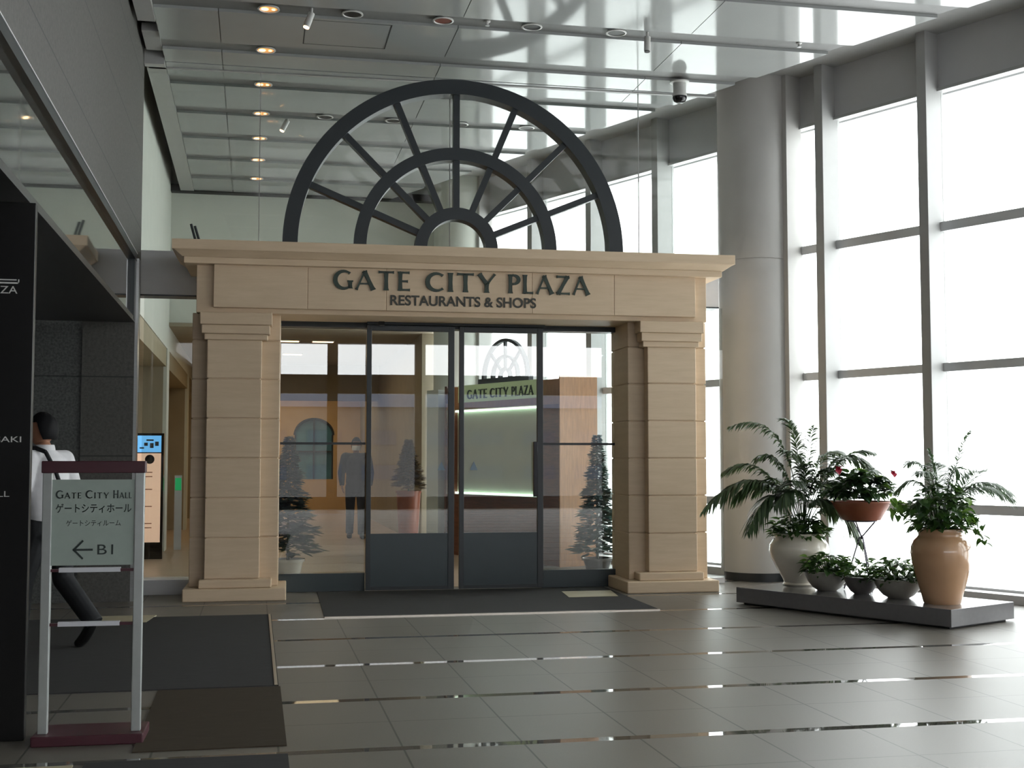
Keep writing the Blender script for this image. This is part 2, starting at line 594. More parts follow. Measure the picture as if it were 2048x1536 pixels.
def roman(mb, word, x0, z0, h, width, y0, y1, hs=None, each=None):
    """lay a word into width; hs gives a height per letter (small capitals)"""
    hs = hs or [h] * len(word)
    gap = 0.16 * h
    tot = sum(GLYPH[c][0] * k for c, k in zip(word, hs)) + gap * (len(word) - 1)
    sx = width / tot
    x = x0
    for c, k in zip(word, hs):
        w, strokes = GLYPH[c]
        if each:
            mb = MB()
        for st in strokes:
            if st[0] == 's':
                (ax, az), (bx, bz), wa, wb = st[1:]
                d = Vector((bx - ax, bz - az))
                n = Vector((-d.y, d.x)).normalized()
                pts = []
                T = (0, 0.12, 0.5, 0.88, 1)
                FL = (1.35, 1.0, 0.86, 1.0, 1.35)
                L_, R_ = [], []
                for t, fl in zip(T, FL):
                    p = Vector((ax, az)) + d * t
                    ww = (wa + (wb - wa) * t) * fl / 2
                    L_.append(p + n * ww)
                    R_.append(p - n * ww)
            else:
                arc = st[1]
                L_, R_ = [], []
                m = len(arc)
                for i, p in enumerate(arc):
                    t = i / (m - 1)
                    q0, q1 = Vector(arc[max(0, i - 1)]), Vector(arc[min(m - 1, i + 1)])
                    d = q1 - q0
                    n = Vector((-d.y, d.x)).normalized()
                    ww = (TN * 0.8 + (TK * 1.05 - TN * 0.8) * math.sin(PI * t) ** 1.2) / 2
                    if i in (0, m - 1):
                        ww *= 1.7
                    L_.append(Vector(p) + n * ww)
                    R_.append(Vector(p) - n * ww)
            for i in range(len(L_) - 1):
                quad = [L_[i], L_[i + 1], R_[i + 1], R_[i]]
                mb.prism([(x + q.x * k * sx, z0 + q.y * k) for q in quad], y0, y1, 'y')
        if each:
            each(mb)
        x += (w * k + gap) * sx
    return mb


# ================================================================== SETTING
# ---- floor
FXR = lambda y: 7.279 - 0.4523 * (y - 10.917) + 0.37
o = MB().prism([(-5, -9.4), (FXR(-9.4), -9.4), (FXR(21), 21), (3.3, 34), (-5, 34)], -0.1, 0.0, 'z').build('floor', MT['floor'])
struct(o, 'grey granite tile floor with polished cross strips', 'floor')

# ---- ceiling
WD = Vector((-0.412, 0.911, 0)).normalized()
WP = Vector((7.279, 10.917, 0))
WRZ = math.atan2(WD.y, WD.x)          # local x runs along the glazing, local y points into the hall
CZ = 5.65


def edge_x(y):
    return 5.65 + (WD.x / WD.y) * (y - 12.36)


ceil = MB()
SLOT0, SP, SW = 11.80, 1.215, 0.15
ks = list(range(-15, 8))
for k in ks:
    ya = SLOT0 + SP * (k - 1) + SW
    yb = SLOT0 + SP * k - SW
    if k == 7:
        yb = 20.12
    cuts = [ya, yb]
    if ya < 13.60 < yb:
        cuts = [ya, 13.585, 13.615, yb]
        segs = [(cuts[0], cuts[1]), (cuts[2], cuts[3])]
    else:
        segs = [(ya, yb)]
    for a, b in segs:
        xs = [-0.99, -0.392, 1.91, 4.22]
        xs = [x for x in xs if x < edge_x(b) - 0.2] + [None]
        for i in range(len(xs) - 1):
            x0 = xs[i] + (0.004 if i else 0)
            if xs[i + 1] is None:
                poly = [(x0, a), (edge_x(a), a), (edge_x(b), b), (x0, b)]
            else:
                poly = [(x0, a), (xs[i + 1] - 0.004, a), (xs[i + 1] - 0.004, b), (x0, b)]
            ceil.prism(poly, CZ, CZ + 0.03, 'z')
o = ceil.build('ceiling', MT['ceil'])
struct(o, 'glossy grey metal panel ceiling with cross slots', 'ceiling')
slab = MB().prism([(-1.0, -9), (edge_x(-9), -9), (edge_x(20.15), 20.15), (-1.0, 20.15)], CZ + 0.03, CZ + 0.09, 'z')
slab.build('slot_backing', MT['slot'], o)
up = MB()
up.prism([(-2.6, -9), (edge_x(-9) + 3, -9), (edge_x(21) + 3, 21), (-2.6, 21)], 6.25, 6.4, 'z')
up.build('roof_slab', MT['trench'], o)
sof = MB()
sof.prism([(edge_x(-9) - 0.3, -9), (edge_x(-9) + 1.6, -9), (edge_x(20.3) + 1.6, 20.3), (edge_x(20.3) - 0.3, 20.3)], 5.93, 5.99, 'z')
sof.build('edge_soffit', MT['trim'], o)
tr = MB().box(-1.20, -0.995, 13.62, 20.15, CZ - 0.01, CZ + 0.05)
tr.box(-1.16, -0.995, 12.7, 13.3, CZ + 0.02, CZ + 0.1)
tr.box(-1.16, -0.995, 11.2, 12.3, CZ - 0.02, CZ + 0.1)
tr.box(-1.20, -0.995, 13.50, 13.62, CZ - 0.06, CZ + 0.1)
tr.build('edge_trim', MT['trim'], o)

# ---- left wall: granite over a deep opening
XW = -1.2
o = MB().box(XW - 0.5, XW, -9, 13.55, 3.47, 6.3).box(XW - 0.5, XW, -9, 2.5, 0, 3.47).box(XW - 0.5, XW, 13.0, 13.55, 0, 3.47).build('wall_left', MT['granite'])
struct(o, 'grey granite wall along the left side of the hall', 'wall')
MB().box(XW - 0.25, XW - 0.03, 2.5, 12.85, 2.83, 3.43).build('glass_band', MT['mirror_band'], o)
MB().box(XW - 0.26, XW + 0.012, 2.5, 13.0, 3.40, 3.47).box(XW - 0.26, XW + 0.004, 12.85, 13.0, 2.80, 3.43).build('band_frame', MT['frame'], o)
MB().box(XW - 0.02, XW + 0.018, 2.5, 13.0, 3.470, 3.478).build('band_bead', MT['alu'], o)
MB().box(-4.2, XW, 2.5, 13.0, 2.78, 2.83).build('opening_soffit', MT['soffit_dark'], o)
MB().box(XW - 0.02, XW + 0.03, 13.02, 13.16, 0, 3.43).build('corner_strip', MT['steel'], o)
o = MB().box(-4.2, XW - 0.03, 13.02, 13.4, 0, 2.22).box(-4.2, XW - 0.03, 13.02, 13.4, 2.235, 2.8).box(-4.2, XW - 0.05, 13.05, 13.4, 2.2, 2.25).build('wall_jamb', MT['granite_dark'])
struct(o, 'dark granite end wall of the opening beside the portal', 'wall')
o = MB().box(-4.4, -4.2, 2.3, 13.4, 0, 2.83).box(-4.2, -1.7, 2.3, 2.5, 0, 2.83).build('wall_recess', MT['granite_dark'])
struct(o, 'dark inner walls of the side opening', 'wall')
# glazed side door in the opening
t = thing('side_door', 'narrow glass side door leaf with bright steel edge behind the walking person', 'door', (-2.1, 12.6, 0))
MB().box(-0.62, -0.01, -0.006, 0.006, 0.08, 2.74).build('pane', MT['glass_up'], t)
MB().box(-0.03, 0.012, -0.025, 0.025, 0, 2.78).build('edge_post', MT['alu_white'], t)
MB().box(-0.62, -0.03, -0.02, 0.02, 0, 0.08).build('bottom_rail', MT['steel'], t)

# ---- inner left wall beyond the glass (white above, beige bays below)
o = MB().box(-1.9, -1.35, 13.62, 33, 3.12, 6.3).build('wall_inner_left', MT['white_wall'])
struct(o, 'white upper wall beyond the glass on the left', 'wall')
b = MB().box(-2.3, -1.9, 13.62, 33, 0, 3.12)
b.box(-1.9, -1.36, 13.62, 33, 2.84, 3.12)
b.build('recess_back', MT['beige_wall'], o)
for y0 in (13.62, 19.9, 26.0, 31.0):
    MB().box(-1.9, -1.40, y0, y0 + (0.6 if y0 < 14 else 0.5), 0, 3.12).build('pilaster', MT['taupe'], o)
    MB().box(-1.40, -1.345, y0, y0 + (0.6 if y0 < 14 else 0.5), 0, 3.12).build('pilaster_face', MT['white_wall'], o)
o = MB().box(-2.3, 3.2, 13.75, 34, 0.0, 0.004).build('trim_1', MT['tile'])
struct(o, 'beige floor tiles beyond the doors', 'floor')

# ---- far wall over the corridor, corridor and end wall
o = MB().box(-1.36, 3.05, 20.3, 20.6, 3.55, 6.3).build('wall_far', MT['white_wall'])
struct(o, 'pale wall above the far corridor behind the arch', 'wall')
MB().box(-1.36, 3.05, 20.12, 20.3, CZ - 0.02, CZ + 0.09).build('shadow_gap', MT['trench'], o)
MB().box(-1.36, 3.0, 20.25, 34, 3.5, 3.56).build('corridor_ceiling', MT['taupe'], o)
MB().box(-1.36, 3.0, 28.0, 28.3, 2.72, 3.5).build('bulkhead', MT['beige_wall'], o)
o = MB().box(2.7, 2.9, 20.6, 34, 0, 3.5).build('wall_inner_right', MT['taupe'])
struct(o, 'taupe wall on the right of the far corridor', 'wall')
e = MB()
cx, cz, rr = 1.50, 2.05, 0.50
pts = [(-2.3, 0), (cx - rr, 0), (cx - rr, cz)]
arc_pts = [(cx - rr * math.cos(PI * i / 16), cz + 0.42 * math.sin(PI * i / 16)) for i in range(17)]
for i in range(16):
    (xa, za), (xb, zb) = arc_pts[i], arc_pts[i + 1]
    e.prism([(xa, za), (xb, zb), (xb, 3.6), (xa, 3.6)], 33.0, 33.3, 'y')
e.box(-2.3, cx - rr, 33.0, 33.3, 0, 3.6).box(cx + rr, 3.0, 33.0, 33.3, 0, 3.6).box(cx - rr, cx + rr, 33.0, 33.3, 0, 0.9)
o = e.build('wall_end', MT['ochre'])
struct(o, 'ochre end wall with an arched window down the corridor', 'wall')
MB().box(cx - rr, cx + rr, 33.1, 33.14, 0.9, 2.5).build('window_pane', MT['blue_glass'], o)
fr = MB()
for i in range(16):
    (xa, za), (xb, zb) = arc_pts[i], arc_pts[i + 1]
    fr.tube([(xa, 33.0, za), (xb, 33.0, zb)], 0.03, 6)
fr.box(cx - 0.02, cx + 0.02, 33.02, 33.08, 0.9, 2.47).box(cx - rr, cx + rr, 33.02, 33.08, 1.6, 1.64).box(cx - rr, cx - rr + .04, 33.0, 33.08, .9, 2.06).box(cx + rr - .04, cx + rr, 33.0, 33.08, .9, 2.06)
fr.build('window_bars', MT['frame'], o)

# ---- right glazed wall (local x along the wall, y into the hall)
def wall_frame(o):
    o.location = WP
    o.rotation_euler = (0, 0, WRZ)
    return o


GY = -0.26
SP_M, M0, MW = 1.385, 0.985, 0.115
o = wall_frame(MB().box(-22, 11.5, -0.34, -0.22, 5.335, 6.3).box(-22, 11.5, -0.34, -0.0, 6.0, 6.3).box(-22, 11.5, -0.5, -0.34, 5.3, 6.3).build('wall_right', MT['header']))
struct(o, 'grey header panel above the tall windows', 'wall')
MB().box(-22, 11.5, -0.30, -0.19, 5.31, 5.345).build('head_trim', MT['alu_white'], o)
o = wall_frame(MB().box(-22, 11.5, -0.34, -0.0, 0, 0.085).build('trim_2', MT['alu']))
struct(o, 'grey window sill rail along the right wall', 'sill')
kk = 1
names = {0: 'window bay at the right edge, nearest the camera', 1: 'window bay behind the tan urn', 2: 'narrow looking window bay just right of the round column', 3: 'window bay between the column and the stone portal',
         4: 'window bay seen through the right side of the arch', 5: 'window bay seen in the middle rings of the arch', 6: 'window bay beside the far column'}
bays = []
for k in range(0, 7):
    s1 = M0 + SP_M * k
    s0 = M0 + SP_M * (k - 1) + MW
    if k >= 3:
        pass
    bays.append((k, s0, s1))
for k, s0, s1 in bays:
    w = MB()
    for z0, z1 in ((0.845, 0.942), (2.325, 2.416), (3.81, 3.91)):
        w.box(s0, s1, GY - 0.03, GY + 0.05, z0, z1)
    w.box(s0, s1, GY - 0.03, GY + 0.04, 0.085, 0.11)
    ob = wall_frame(w.build('window_%d' % (k + 1), MT['alu']))
    struct(ob, names[k], 'window')
    MB().box(s0, s1, GY - 0.008, GY + 0.004, 0.085, 5.335).build('pane', MT['glass'], ob)
w = MB()
for i in range(14):
    s1 = M0 + SP_M * (-1 - i)
    s0 = s1 - SP_M + MW
    for z0, z1 in ((0.845, 0.942), (2.325, 2.416), (3.81, 3.91)):
        w.box(s0, s1, GY - 0.03, GY + 0.05, z0, z1)
    w.box(s1, s1 + MW, -0.32, 0, 0, 6.0)
ob = wall_frame(w.build('window_8', MT['alu']))
struct(ob, 'window bays continuing along the right wall behind the viewer', 'window')
MB().box(-21, M0 - SP_M, GY - 0.008, GY + 0.004, 0.085, 5.335).build('pane', MT['glass'], ob)
ml = {0: 'window mullion fin behind the tan urn', 1: 'window mullion fin just right of the column', 3: 'window mullion fin at the right end of the portal cornice',
      4: 'window mullion fin inside the outer ring of the arch', 5: 'window mullion fin near the middle ring of the arch'}
n = 3
for k in ml:
    s = M0 + SP_M * k
    ob = wall_frame(MB().box(s, s + MW, -0.30, 0.0, 0, 6.0).build('trim_%d' % n, MT['alu_white'], bevel=0.004))
    struct(ob, ml[k], 'mullion')
    n += 1

# ---- round columns in the line of the glazing
def column(name, cx, cy, label, mt_):
    c = thing(name, label, 'column', (cx, cy, 0), WRZ, None, 'structure')
    MB().lathe([(0.435, 0.10), (0.435, 3.745)], seg=72).lathe([(0.428, 3.745), (0.428, 3.757)], seg=72).lathe([(0.435, 3.757), (0.435, 6.0)], seg=72).build('shaft', mt_, c)
    MB().lathe([(0.40, 0.0), (0.40, 0.10)], seg=72).build('base_band', MT['frame'], c)
    MB().box(-0.50, -0.38, -0.28, -0.02, 0.0, 6.0).build('side_panel', MT['column'], c)
    return c


column('column', 5.84, 13.98, 'round grey column right of the stone portal', MT['column'])
column('column', 3.23, 19.87, 'far round column seen through the smallest ring of the arch', MT['white_wall'])  # whiter than its grey twin: window light put into the colour

# ---- rear wall behind the viewer (only seen mirrored in the door glass)
w = MB()
w.box(-1.7, 16.5, -9.3, -9.0, 4.75, 6.3).box(-1.7, 16.5, -9.3, -9.0, 3.30, 3.85).box(-1.7, 16.5, -9.25, -9.05, 0, 0.35)
for x in (-1.7, 0.9, 3.4, 9.6, 13.0, 16.2):
    w.box(x, x + 0.3, -9.3, -9.0, 0, 4.75)
o = w.build('wall_rear', MT['spandrel'])
struct(o, 'glazed rear wall behind the viewer', 'wall')
o = MB().box(-14, 40, -26, -24, -1, 3.55).build('wall_outside', MT['concrete'])
struct(o, 'pale building front across the street behind the viewer', 'wall')
wb = MB()
for r_ in range(2):
    for i in range(24):
        wb.box(-13 + i * 2.2, -11.6 + i * 2.2, -24.02, -23.98, 0.6 + r_ * 1.4, 1.2 + r_ * 1.4)
wb.build('window_panes', MT['spandrel'], o)
MB().box(-14, 40, -26.2, -23.8, 3.55, 4.15).build('roof_edge', MT['slate'], o)

# ================================================================== FACADE (local x right, y away from camera)
FO = (0, 12.78, 0)
FR = R(-1.4)
CX = 2.08

# ---- stone portal
portal = thing('stone_portal', 'beige limestone portal with cornice framing the glass doors', 'portal', FO, FR)


def mir(b, right):
    if not right:
        return b
    return (2 * CX - b[1], 2 * CX - b[0])


for right in (False, True):
    p = MB()
    for a, d0, d1, z0, z1 in (((-0.69, 0.32), 0.0, 1.0, 0.0, 0.125), ((-0.54, 0.175), 0.055, 0.9, 0.125, 0.21)):
        x0, x1 = mir(a, right)
        p.box(x0, x1, d0, d1, z0, z1)
    p.build('plinth', MT['stone'], portal, bevel=0.012)
    s = MB()
    zs = [0.21, 0.62, 1.02, 1.42, 1.82, 2.22, 2.62, 2.90]
    for z0, z1 in zip(zs[:-1], zs[1:]):
        x0, x1 = mir((-0.645, 0.235), right)
        s.box(x0, x1, 0.25, 0.95, z0 + 0.005 if z0 > 0.3 else 0.125, z1 - 0.005)
        x0, x1 = mir((-0.49, 0.052), right)
        if z0 < 2.6:
            s.box(x0, x1, 0.12, 0.26, z0 + 0.005, z1 - 0.005)
    x0, x1 = mir((-0.633, 0.223), right)
    s.box(x0, x1, 0.265, 0.94, 0.2, 2.89)
    x0, x1 = mir((-0.478, 0.040), right)
    s.box(x0, x1, 0.135, 0.3, 0.2, 2.62)
    s.build('pillar', MT['stone'], portal, bevel=0.008)
    c = MB()
    for a, d, z0, z1 in (((-0.56, 0.154), 0.04, 2.762, 2.885), ((-0.545, 0.132), 0.065, 2.672, 2.762), ((-0.518, 0.110), 0.09, 2.612, 2.672)):
        x0, x1 = mir(a, right)
        c.box(x0, x1, d, 0.25, z0, z1)
    c.build('capital', MT['stone'], portal, bevel=0.008)
l = MB().box(-0.60, 4.765, 0.10, 0.95, 2.885, 3.37).box(-0.43, 0.5, 0.045, 0.12, 2.935, 3.37)
for a, b in ((0.505, 1.3), (1.305, 2.83), (2.835, 3.72), (3.725, 4.625)):
    l.box(a, b, 0.045, 0.12, 2.935, 3.37)
l.box(-0.42, 4.615, 0.05, 0.12, 2.936, 3.37)
l.build('lintel', MT['stone'], portal, bevel=0.004)
c = MB().box(-0.72, 4.905, -0.02, 0.94, 3.365, 3.43)
c.frustum((-0.735, 4.92, -0.03, 0.94), 3.43, (-0.815, 5.005, -0.11, 0.95), 3.49)
c.box(-0.83, 5.02, -0.12, 0.95, 3.49, 3.59)
c.build('cornice', MT['stone'], portal, bevel=0.004)
for wd_, a, b in (('GATE', 0.765, 1.55), ('CITY', 1.71, 2.445), ('PLAZA', 2.575, 3.45)):
    roman(None, wd_, a, 3.143, 0.198, b - a, 0.028, 0.047, each=lambda m: m.build('letter', MT['letters'], portal))
t = text_obj('small_lettering', 'RESTAURANTS & SHOPS', 0.145, MT['letters2'], portal, (1.345, 0.044, 2.995), (R(90), 0, 0), 0.006, 1.53, bold=0.003)

# ---- fan light over the cornice
ZC = 3.665
fan = thing('arched_fanlight', 'dark blue grey semicircular fanlight frame with seven spokes standing on the cornice', 'fanlight', FO, FR)


def ring(name, r0, r1, y0, y1):
    m = MB().arc_band((CX + 0.005, ZC), r0, r1, 0, PI, y0, y1, 72)
    m.box(CX + .005 - r1, CX + .005 - r0, y0, y1, 3.59, ZC).box(CX + .005 + r0, CX + .005 + r1, y0, y1, 3.59, ZC)
    m.build(name, MT['arch'], fan)


ring('outer_ring', 1.685, 1.843, 0.42, 0.60)
ring('middle_ring', 0.965, 1.098, 0.43, 0.59)
ring('inner_ring', 0.318, 0.448, 0.43, 0.59)
for k in range(7):
    a = PI * (k + 1) / 8
    d = Vector((math.cos(a), math.sin(a)))
    q = Vector((-d.y, d.x)) * 0.033
    p0, p1 = Vector((CX + .005, ZC)) + d * 0.43, Vector((CX + .005, ZC)) + d * 1.70
    MB().prism([tuple(p0 + q), tuple(p1 + q), tuple(p1 - q), tuple(p0 - q)], 0.455, 0.56, 'y').build('spoke', MT['arch'], fan)

# ---- grey transom beam, glass partition above and at the side bays
beam = thing('transom_beam', 'grey metal transom beam running behind the stone portal', 'beam', FO, FR, None, 'structure')
MB().box(-1.28, 5.215, 0.96, 1.2, 3.165, 3.64).build('casing', MT['alu'], beam, bevel=0.004)
MB().box(-1.28, 5.215, 0.955, 1.19, 3.15, 3.165).build('shadow_line', MT['frame'], beam)
part = thing('glass_partition', 'tall clear glass partition above the beam with thin upright joints', 'partition', FO, FR, None, 'structure')
xs = [-1.25, -0.015, 2.08, 4.275, 5.235]
for a, b in zip(xs[:-1], xs[1:]):
    MB().box(a + 0.004, b - 0.004, 1.0, 1.012, 3.64, 5.66).build('pane', MT['glass_up'], part)
for a in xs[1:-1]:
    MB().box(a - 0.004, a + 0.004, 0.998, 1.014, 3.64, 5.66).build('joint', MT['alu_white'], part)
MB().box(-1.2, 5.2, 0.98, 1.03, 5.64, 5.68).build('head_channel', MT['trim'], part)
side = thing('side_glazing', 'narrow glazed bay on a grey sill left of the portal', 'window', FO, FR, None, 'structure')
MB().box(-1.25, -0.62, 0.75, 1.1, 0, 0.155).build('sill', MT['alu'], side, bevel=0.004)
MB().box(-1.2, -0.62, 0.95, 0.96, 0.155, 3.15).build('pane', MT['glass_up'], side)
side = thing('side_glazing', 'slim glazed bay between the portal and the round column', 'window', FO, FR, None, 'structure')
MB().box(4.82, 5.25, 0.95, 1.05, 0, 0.06).build('sill', MT['alu'], side)
MB().box(4.82, 5.25, 0.95, 0.96, 0.06, 3.15).build('pane', MT['glass_up'], side)

# ---- door set
hd = thing('door_header', 'dark metal track header above the sliding doors', 'door header', FO, FR)
MB().box(0.24, 3.925, 0.76, 0.95, 2.83, 2.885).build('track_casing', MT['frame'], hd)
MB().box(1.15, 3.10, 0.66, 0.76, 2.857, 2.884).build('track_cover', MT['frame'], hd)
MB().box(1.27, 1.33, 0.61, 0.66, 2.84, 2.884).build('motion_sensor', MT['dome'], hd)


def sidelight(label, x0, x1):
    t = thing('sidelight', label, 'window', FO, FR)
    MB().box(x0, x1, 0.80, 0.86, 0, 0.19).build('bottom_rail', MT['kick'], t, bevel=0.003)
    MB().box(x0, x1, 0.822, 0.834, 0.19, 2.83).build('pane', MT['glass_door'], t)
    MB().box(x0, x1, 0.806, 0.852, 1.565, 1.59).build('push_rail', MT['frame'], t)
    return t


sidelight('fixed glass sidelight left of the sliding doors', 0.24, 1.15)
sidelight('fixed glass sidelight right of the sliding doors', 3.08, 3.925)


def leaf(label, x0, x1, handle):
    t = thing('sliding_door', label, 'door', FO, FR)
    y0, y1 = 0.70, 0.755
    f = MB().box(x0, x0 + 0.052, y0, y1, 0.012, 2.855).box(x1 - 0.065, x1, y0, y1, 0.012, 2.855)
    f.box(x0 + 0.052, x1 - 0.065, y0, y1, 2.795, 2.855).box(x0 + .052, x1 - .065, y0, y1, 0.012, 0.05)
    f.build('frame', MT['frame'], t, bevel=0.003)
    MB().box(x0 + 0.05, x1 - 0.062, y0 + 0.012, y1 - 0.012, 0.04, 0.612).build('kick_panel', MT['kick'], t)
    MB().box(x0 + 0.05, x1 - 0.062, y0 + 0.022, y0 + 0.032, 0.612, 2.80).build('pane', MT['glass_door'], t)
    sx = x0 + (0.77 if handle < 0 else 0.12)
    MB().prism([(sx, 1.29), (sx + 0.085, 1.29), (sx + 0.0425, 1.385)], y0 + 0.018, y0 + 0.0205, 'y').build('sticker', MT['sticker'], t)
    if handle > 0:
        MB().box(x1 - 0.115, x1 - 0.068, y0 - 0.035, y0 + 0.002, 1.0, 1.60).build('pull_handle', MT['dome'], t, bevel=0.004)
    return t


leaf('left sliding glass door leaf with plain kick panel', 1.15, 2.10, -1)
leaf('right sliding glass door leaf with black pull handle', 2.155, 3.085, 1)

# ================================================================== CEILING FITTINGS
def downlight(label, x, y, lens, group, lit=False):
    t = thing('recessed_downlight', label, 'downlight', (x, y, CZ - 0.004), 0, group)
    MB().lathe([(0.098, 0.012), (0.104, 0.0), (0.088, -0.004), (0.082, 0.012)], seg=28).build('trim_ring', MT['lamp_ring'], t)
    MB().lathe([(0.083, 0.004), (0.0, 0.010)], seg=28).build('reflector', MT['amber'] if lit else lens, t)
    if lit:
        MB().lathe([(0.034, -0.002), (0.0, -0.003)], (-0.036, 0, 0), 16).build('lamp_lens', MT['warm_lamp'], t)
        MB().lathe([(0.018, -0.002), (0.0, -0.003)], (0.045, 0.0, 0), 12).build('lamp_lens', MT['warm_lamp'], t)
    return t


ordn = ['first', 'second', 'third', 'fourth', 'fifth', 'sixth', 'seventh']
for k in range(7):
    downlight('lit warm downlight, %s from the viewer in the left row' % ordn[k], 0.075 - 0.017 * k, SLOT0 + SP * k - 0.01, MT['warm_lamp'], 'lit downlights in the left row', True)
for x, lab, mt_ in ((0.86, 'unlit dark downlight right of the hanging spotlight in the nearest slot', 'dark_lens'), (1.735, 'unlit downlight with a rust red recess in the nearest slot', 'red_lens'),
                    (2.615, 'unlit dark downlight above the arch right of the red one', 'dark_lens'), (3.477, 'unlit dark downlight left of the right hand spotlight', 'dark_lens')):
    downlight(lab, x, SLOT0 - 0.03, MT[mt_], 'unlit downlights in the nearest slot')
for x, lab in ((0.80, 'small unlit downlight just left of the arch'), (1.65, 'small unlit downlight behind the upper left spoke of the arch'),
               (2.50, 'small unlit downlight beside the upright spoke of the arch'), (3.36, 'small unlit downlight behind the upper right spoke of the arch')):
    downlight(lab, x, SLOT0 + 3 * SP, MT['dark_lens'], 'unlit downlights behind the arch')


def spot(label, x, y, tilt, lens):
    t = thing('ceiling_spotlight', label, 'spotlight', (x, y, CZ))
    MB().tube([(0, 0, 0.05), (0, 0, -0.03)], 0.012, 8).build('stem', MT['lamp_ring'], t)
    d = Vector((tilt, -0.1, -1)).normalized()
    p = Vector((0, 0, -0.02))
    MB().tube([p, p + d * 0.15], 0.032, 14).build('barrel', MT['lamp_ring'], t)
    MB().tube([p + d * 0.148, p + d * 0.158], 0.028, 14).build('lamp_lens', lens, t)
    return t


spot('white hanging spotlight at the top left of the ceiling, tilted left', 0.475, SLOT0 - 0.03, -0.35, MT['warm_lamp'])
spot('grey hanging spotlight at the upper right of the ceiling', 3.80, SLOT0 - 0.03, -0.05, MT['dark_lens'])
spot('tiny lit spotlight beside the fourth left downlight', 0.346, 15.63, -0.5, MT['warm_lamp'])
t = thing('dome_camera', 'white pendant security camera with black dome under the ceiling', 'camera', (4.63, 13.18, CZ))
MB().lathe([(0.11, 0.0), (0.11, -0.012), (0.075, -0.02), (0.072, -0.13), (0.082, -0.15), (0.082, -0.17)], seg=32).build('housing', MT['lamp_ring'], t)
MB().lathe([(0.080, -0.165), (0.080, -0.19), (0.065, -0.225), (0.035, -0.245), (0.0, -0.25)], seg=32).build('dome', MT['dome'], t)

h = MB().box(0.425, 0.437, 12.0, 12.72, CZ - 0.002, CZ + 0.004).box(1.255, 1.267, 12.0, 12.72, CZ - 0.002, CZ + 0.004).box(0.425, 1.267, 12.0, 12.006, CZ - 0.002, CZ + 0.004).box(0.425, 1.267, 12.714, 12.72, CZ - 0.002, CZ + 0.004)
ha = h.build('ceiling_hatch', MT['trench'])
tag(ha, 'square access hatch outlined by thin dark joints in the ceiling', 'ceiling hatch')
for x, y, lab in ((2.17, SLOT0 - 0.03, 'small white sprinkler head between the red and dark downlights'), (5.42, SLOT0 - 0.05, 'small white sprinkler head near the right edge of the ceiling')):
    t = thing('sprinkler_head', lab, 'sprinkler', (x, y, CZ + 0.03), 0, 'ceiling sprinkler heads')
    MB().lathe([(0.030, 0.0), (0.030, -0.012), (0.012, -0.02), (0.012, -0.045)], seg=16).build('body', MT['lamp_ring'], t)
    MB().lathe([(0.022, -0.045), (0.022, -0.050), (0.0, -0.052)], seg=16).build('deflector', MT['steel'], t)
t = thing('cable_bracket', 'small dark twin bracket standing on the left end of the cornice', 'bracket', (-0.60, 13.45, 3.59))
MB().tube([(-0.01, 0, 0.0), (-0.09, 0, 0.29)], 0.014, 8).build('rod', MT['frame'], t)
MB().tube([(0.03, 0, 0.0), (-0.05, 0, 0.27)], 0.014, 8).build('rod', MT['frame'], t)

# ================================================================== FLOOR MATS
def fmat(name, label, cat, pts, mt_, h=0.008, edge=None):
    o = MB().prism(pts, 0.0, h, 'z').build(name, mt_)
    tag(o, label, cat)
    if edge:
        (ax, ay), (bx, by), w = edge
        e = MB()
        d = (Vector((bx, by)) - Vector((ax, ay))).normalized()
        q = Vector((-d.y, d.x)) * w
        e.prism([(ax, ay), (bx, by), (bx + q.x, by + q.y), (ax + q.x, ay + q.y)], 0.0, h + 0.003, 'z').build('edge_strip', MT['brass'], o)
    return o


fmat('entrance_mat', 'dark ribbed entrance mat in front of the sliding doors', 'mat', [(0.62, 11.30), (3.72, 11.27), (3.78, 13.40), (0.66, 13.47)], MT['carpet'], edge=((0.62, 11.28), (3.72, 11.25), 0.03))
o = fmat('floor_mat', 'charcoal ribbed floor mat behind the sign stand', 'mat', [(-2.6, 7.98), (0.16, 7.98), (0.16, 11.62), (-2.6, 11.62)], MT['carpet'], edge=((0.155, 7.98), (0.155, 11.62), 0.02))
fmat('floor_mat', 'brownish floor mat in front of the charcoal mat', 'mat', [(-0.56, 6.32), (0.17, 6.32), (0.17, 7.95), (-0.56, 7.95)], MT['carpet_brown'], 0.006)
fmat('floor_mat', 'charcoal floor mat at the bottom edge left of centre', 'mat', [(-0.75, 3.2), (0.17, 3.2), (0.17, 6.13), (-0.75, 6.13)], MT['carpet'])
fmat('floor_notice', 'cream floor sheet in front of the right pillar', 'floor sheet', [(3.14, 12.42), (3.66, 12.42), (3.74, 12.98), (3.20, 12.98)], MT['cream'], 0.011)
fmat('floor_notice', 'cream floor sheet peeking out behind the sign stand post', 'floor sheet', [(-1.42, 11.25), (-0.90, 11.25), (-0.85, 11.75), (-1.40, 11.75)], MT['cream'], 0.011)
fmat('floor_notice', 'cream floor sheet at the bottom left corner', 'floor sheet', [(-1.6, 5.6), (-0.80, 5.6), (-0.80, 6.11), (-1.6, 6.11)], MT['cream'], 0.004)

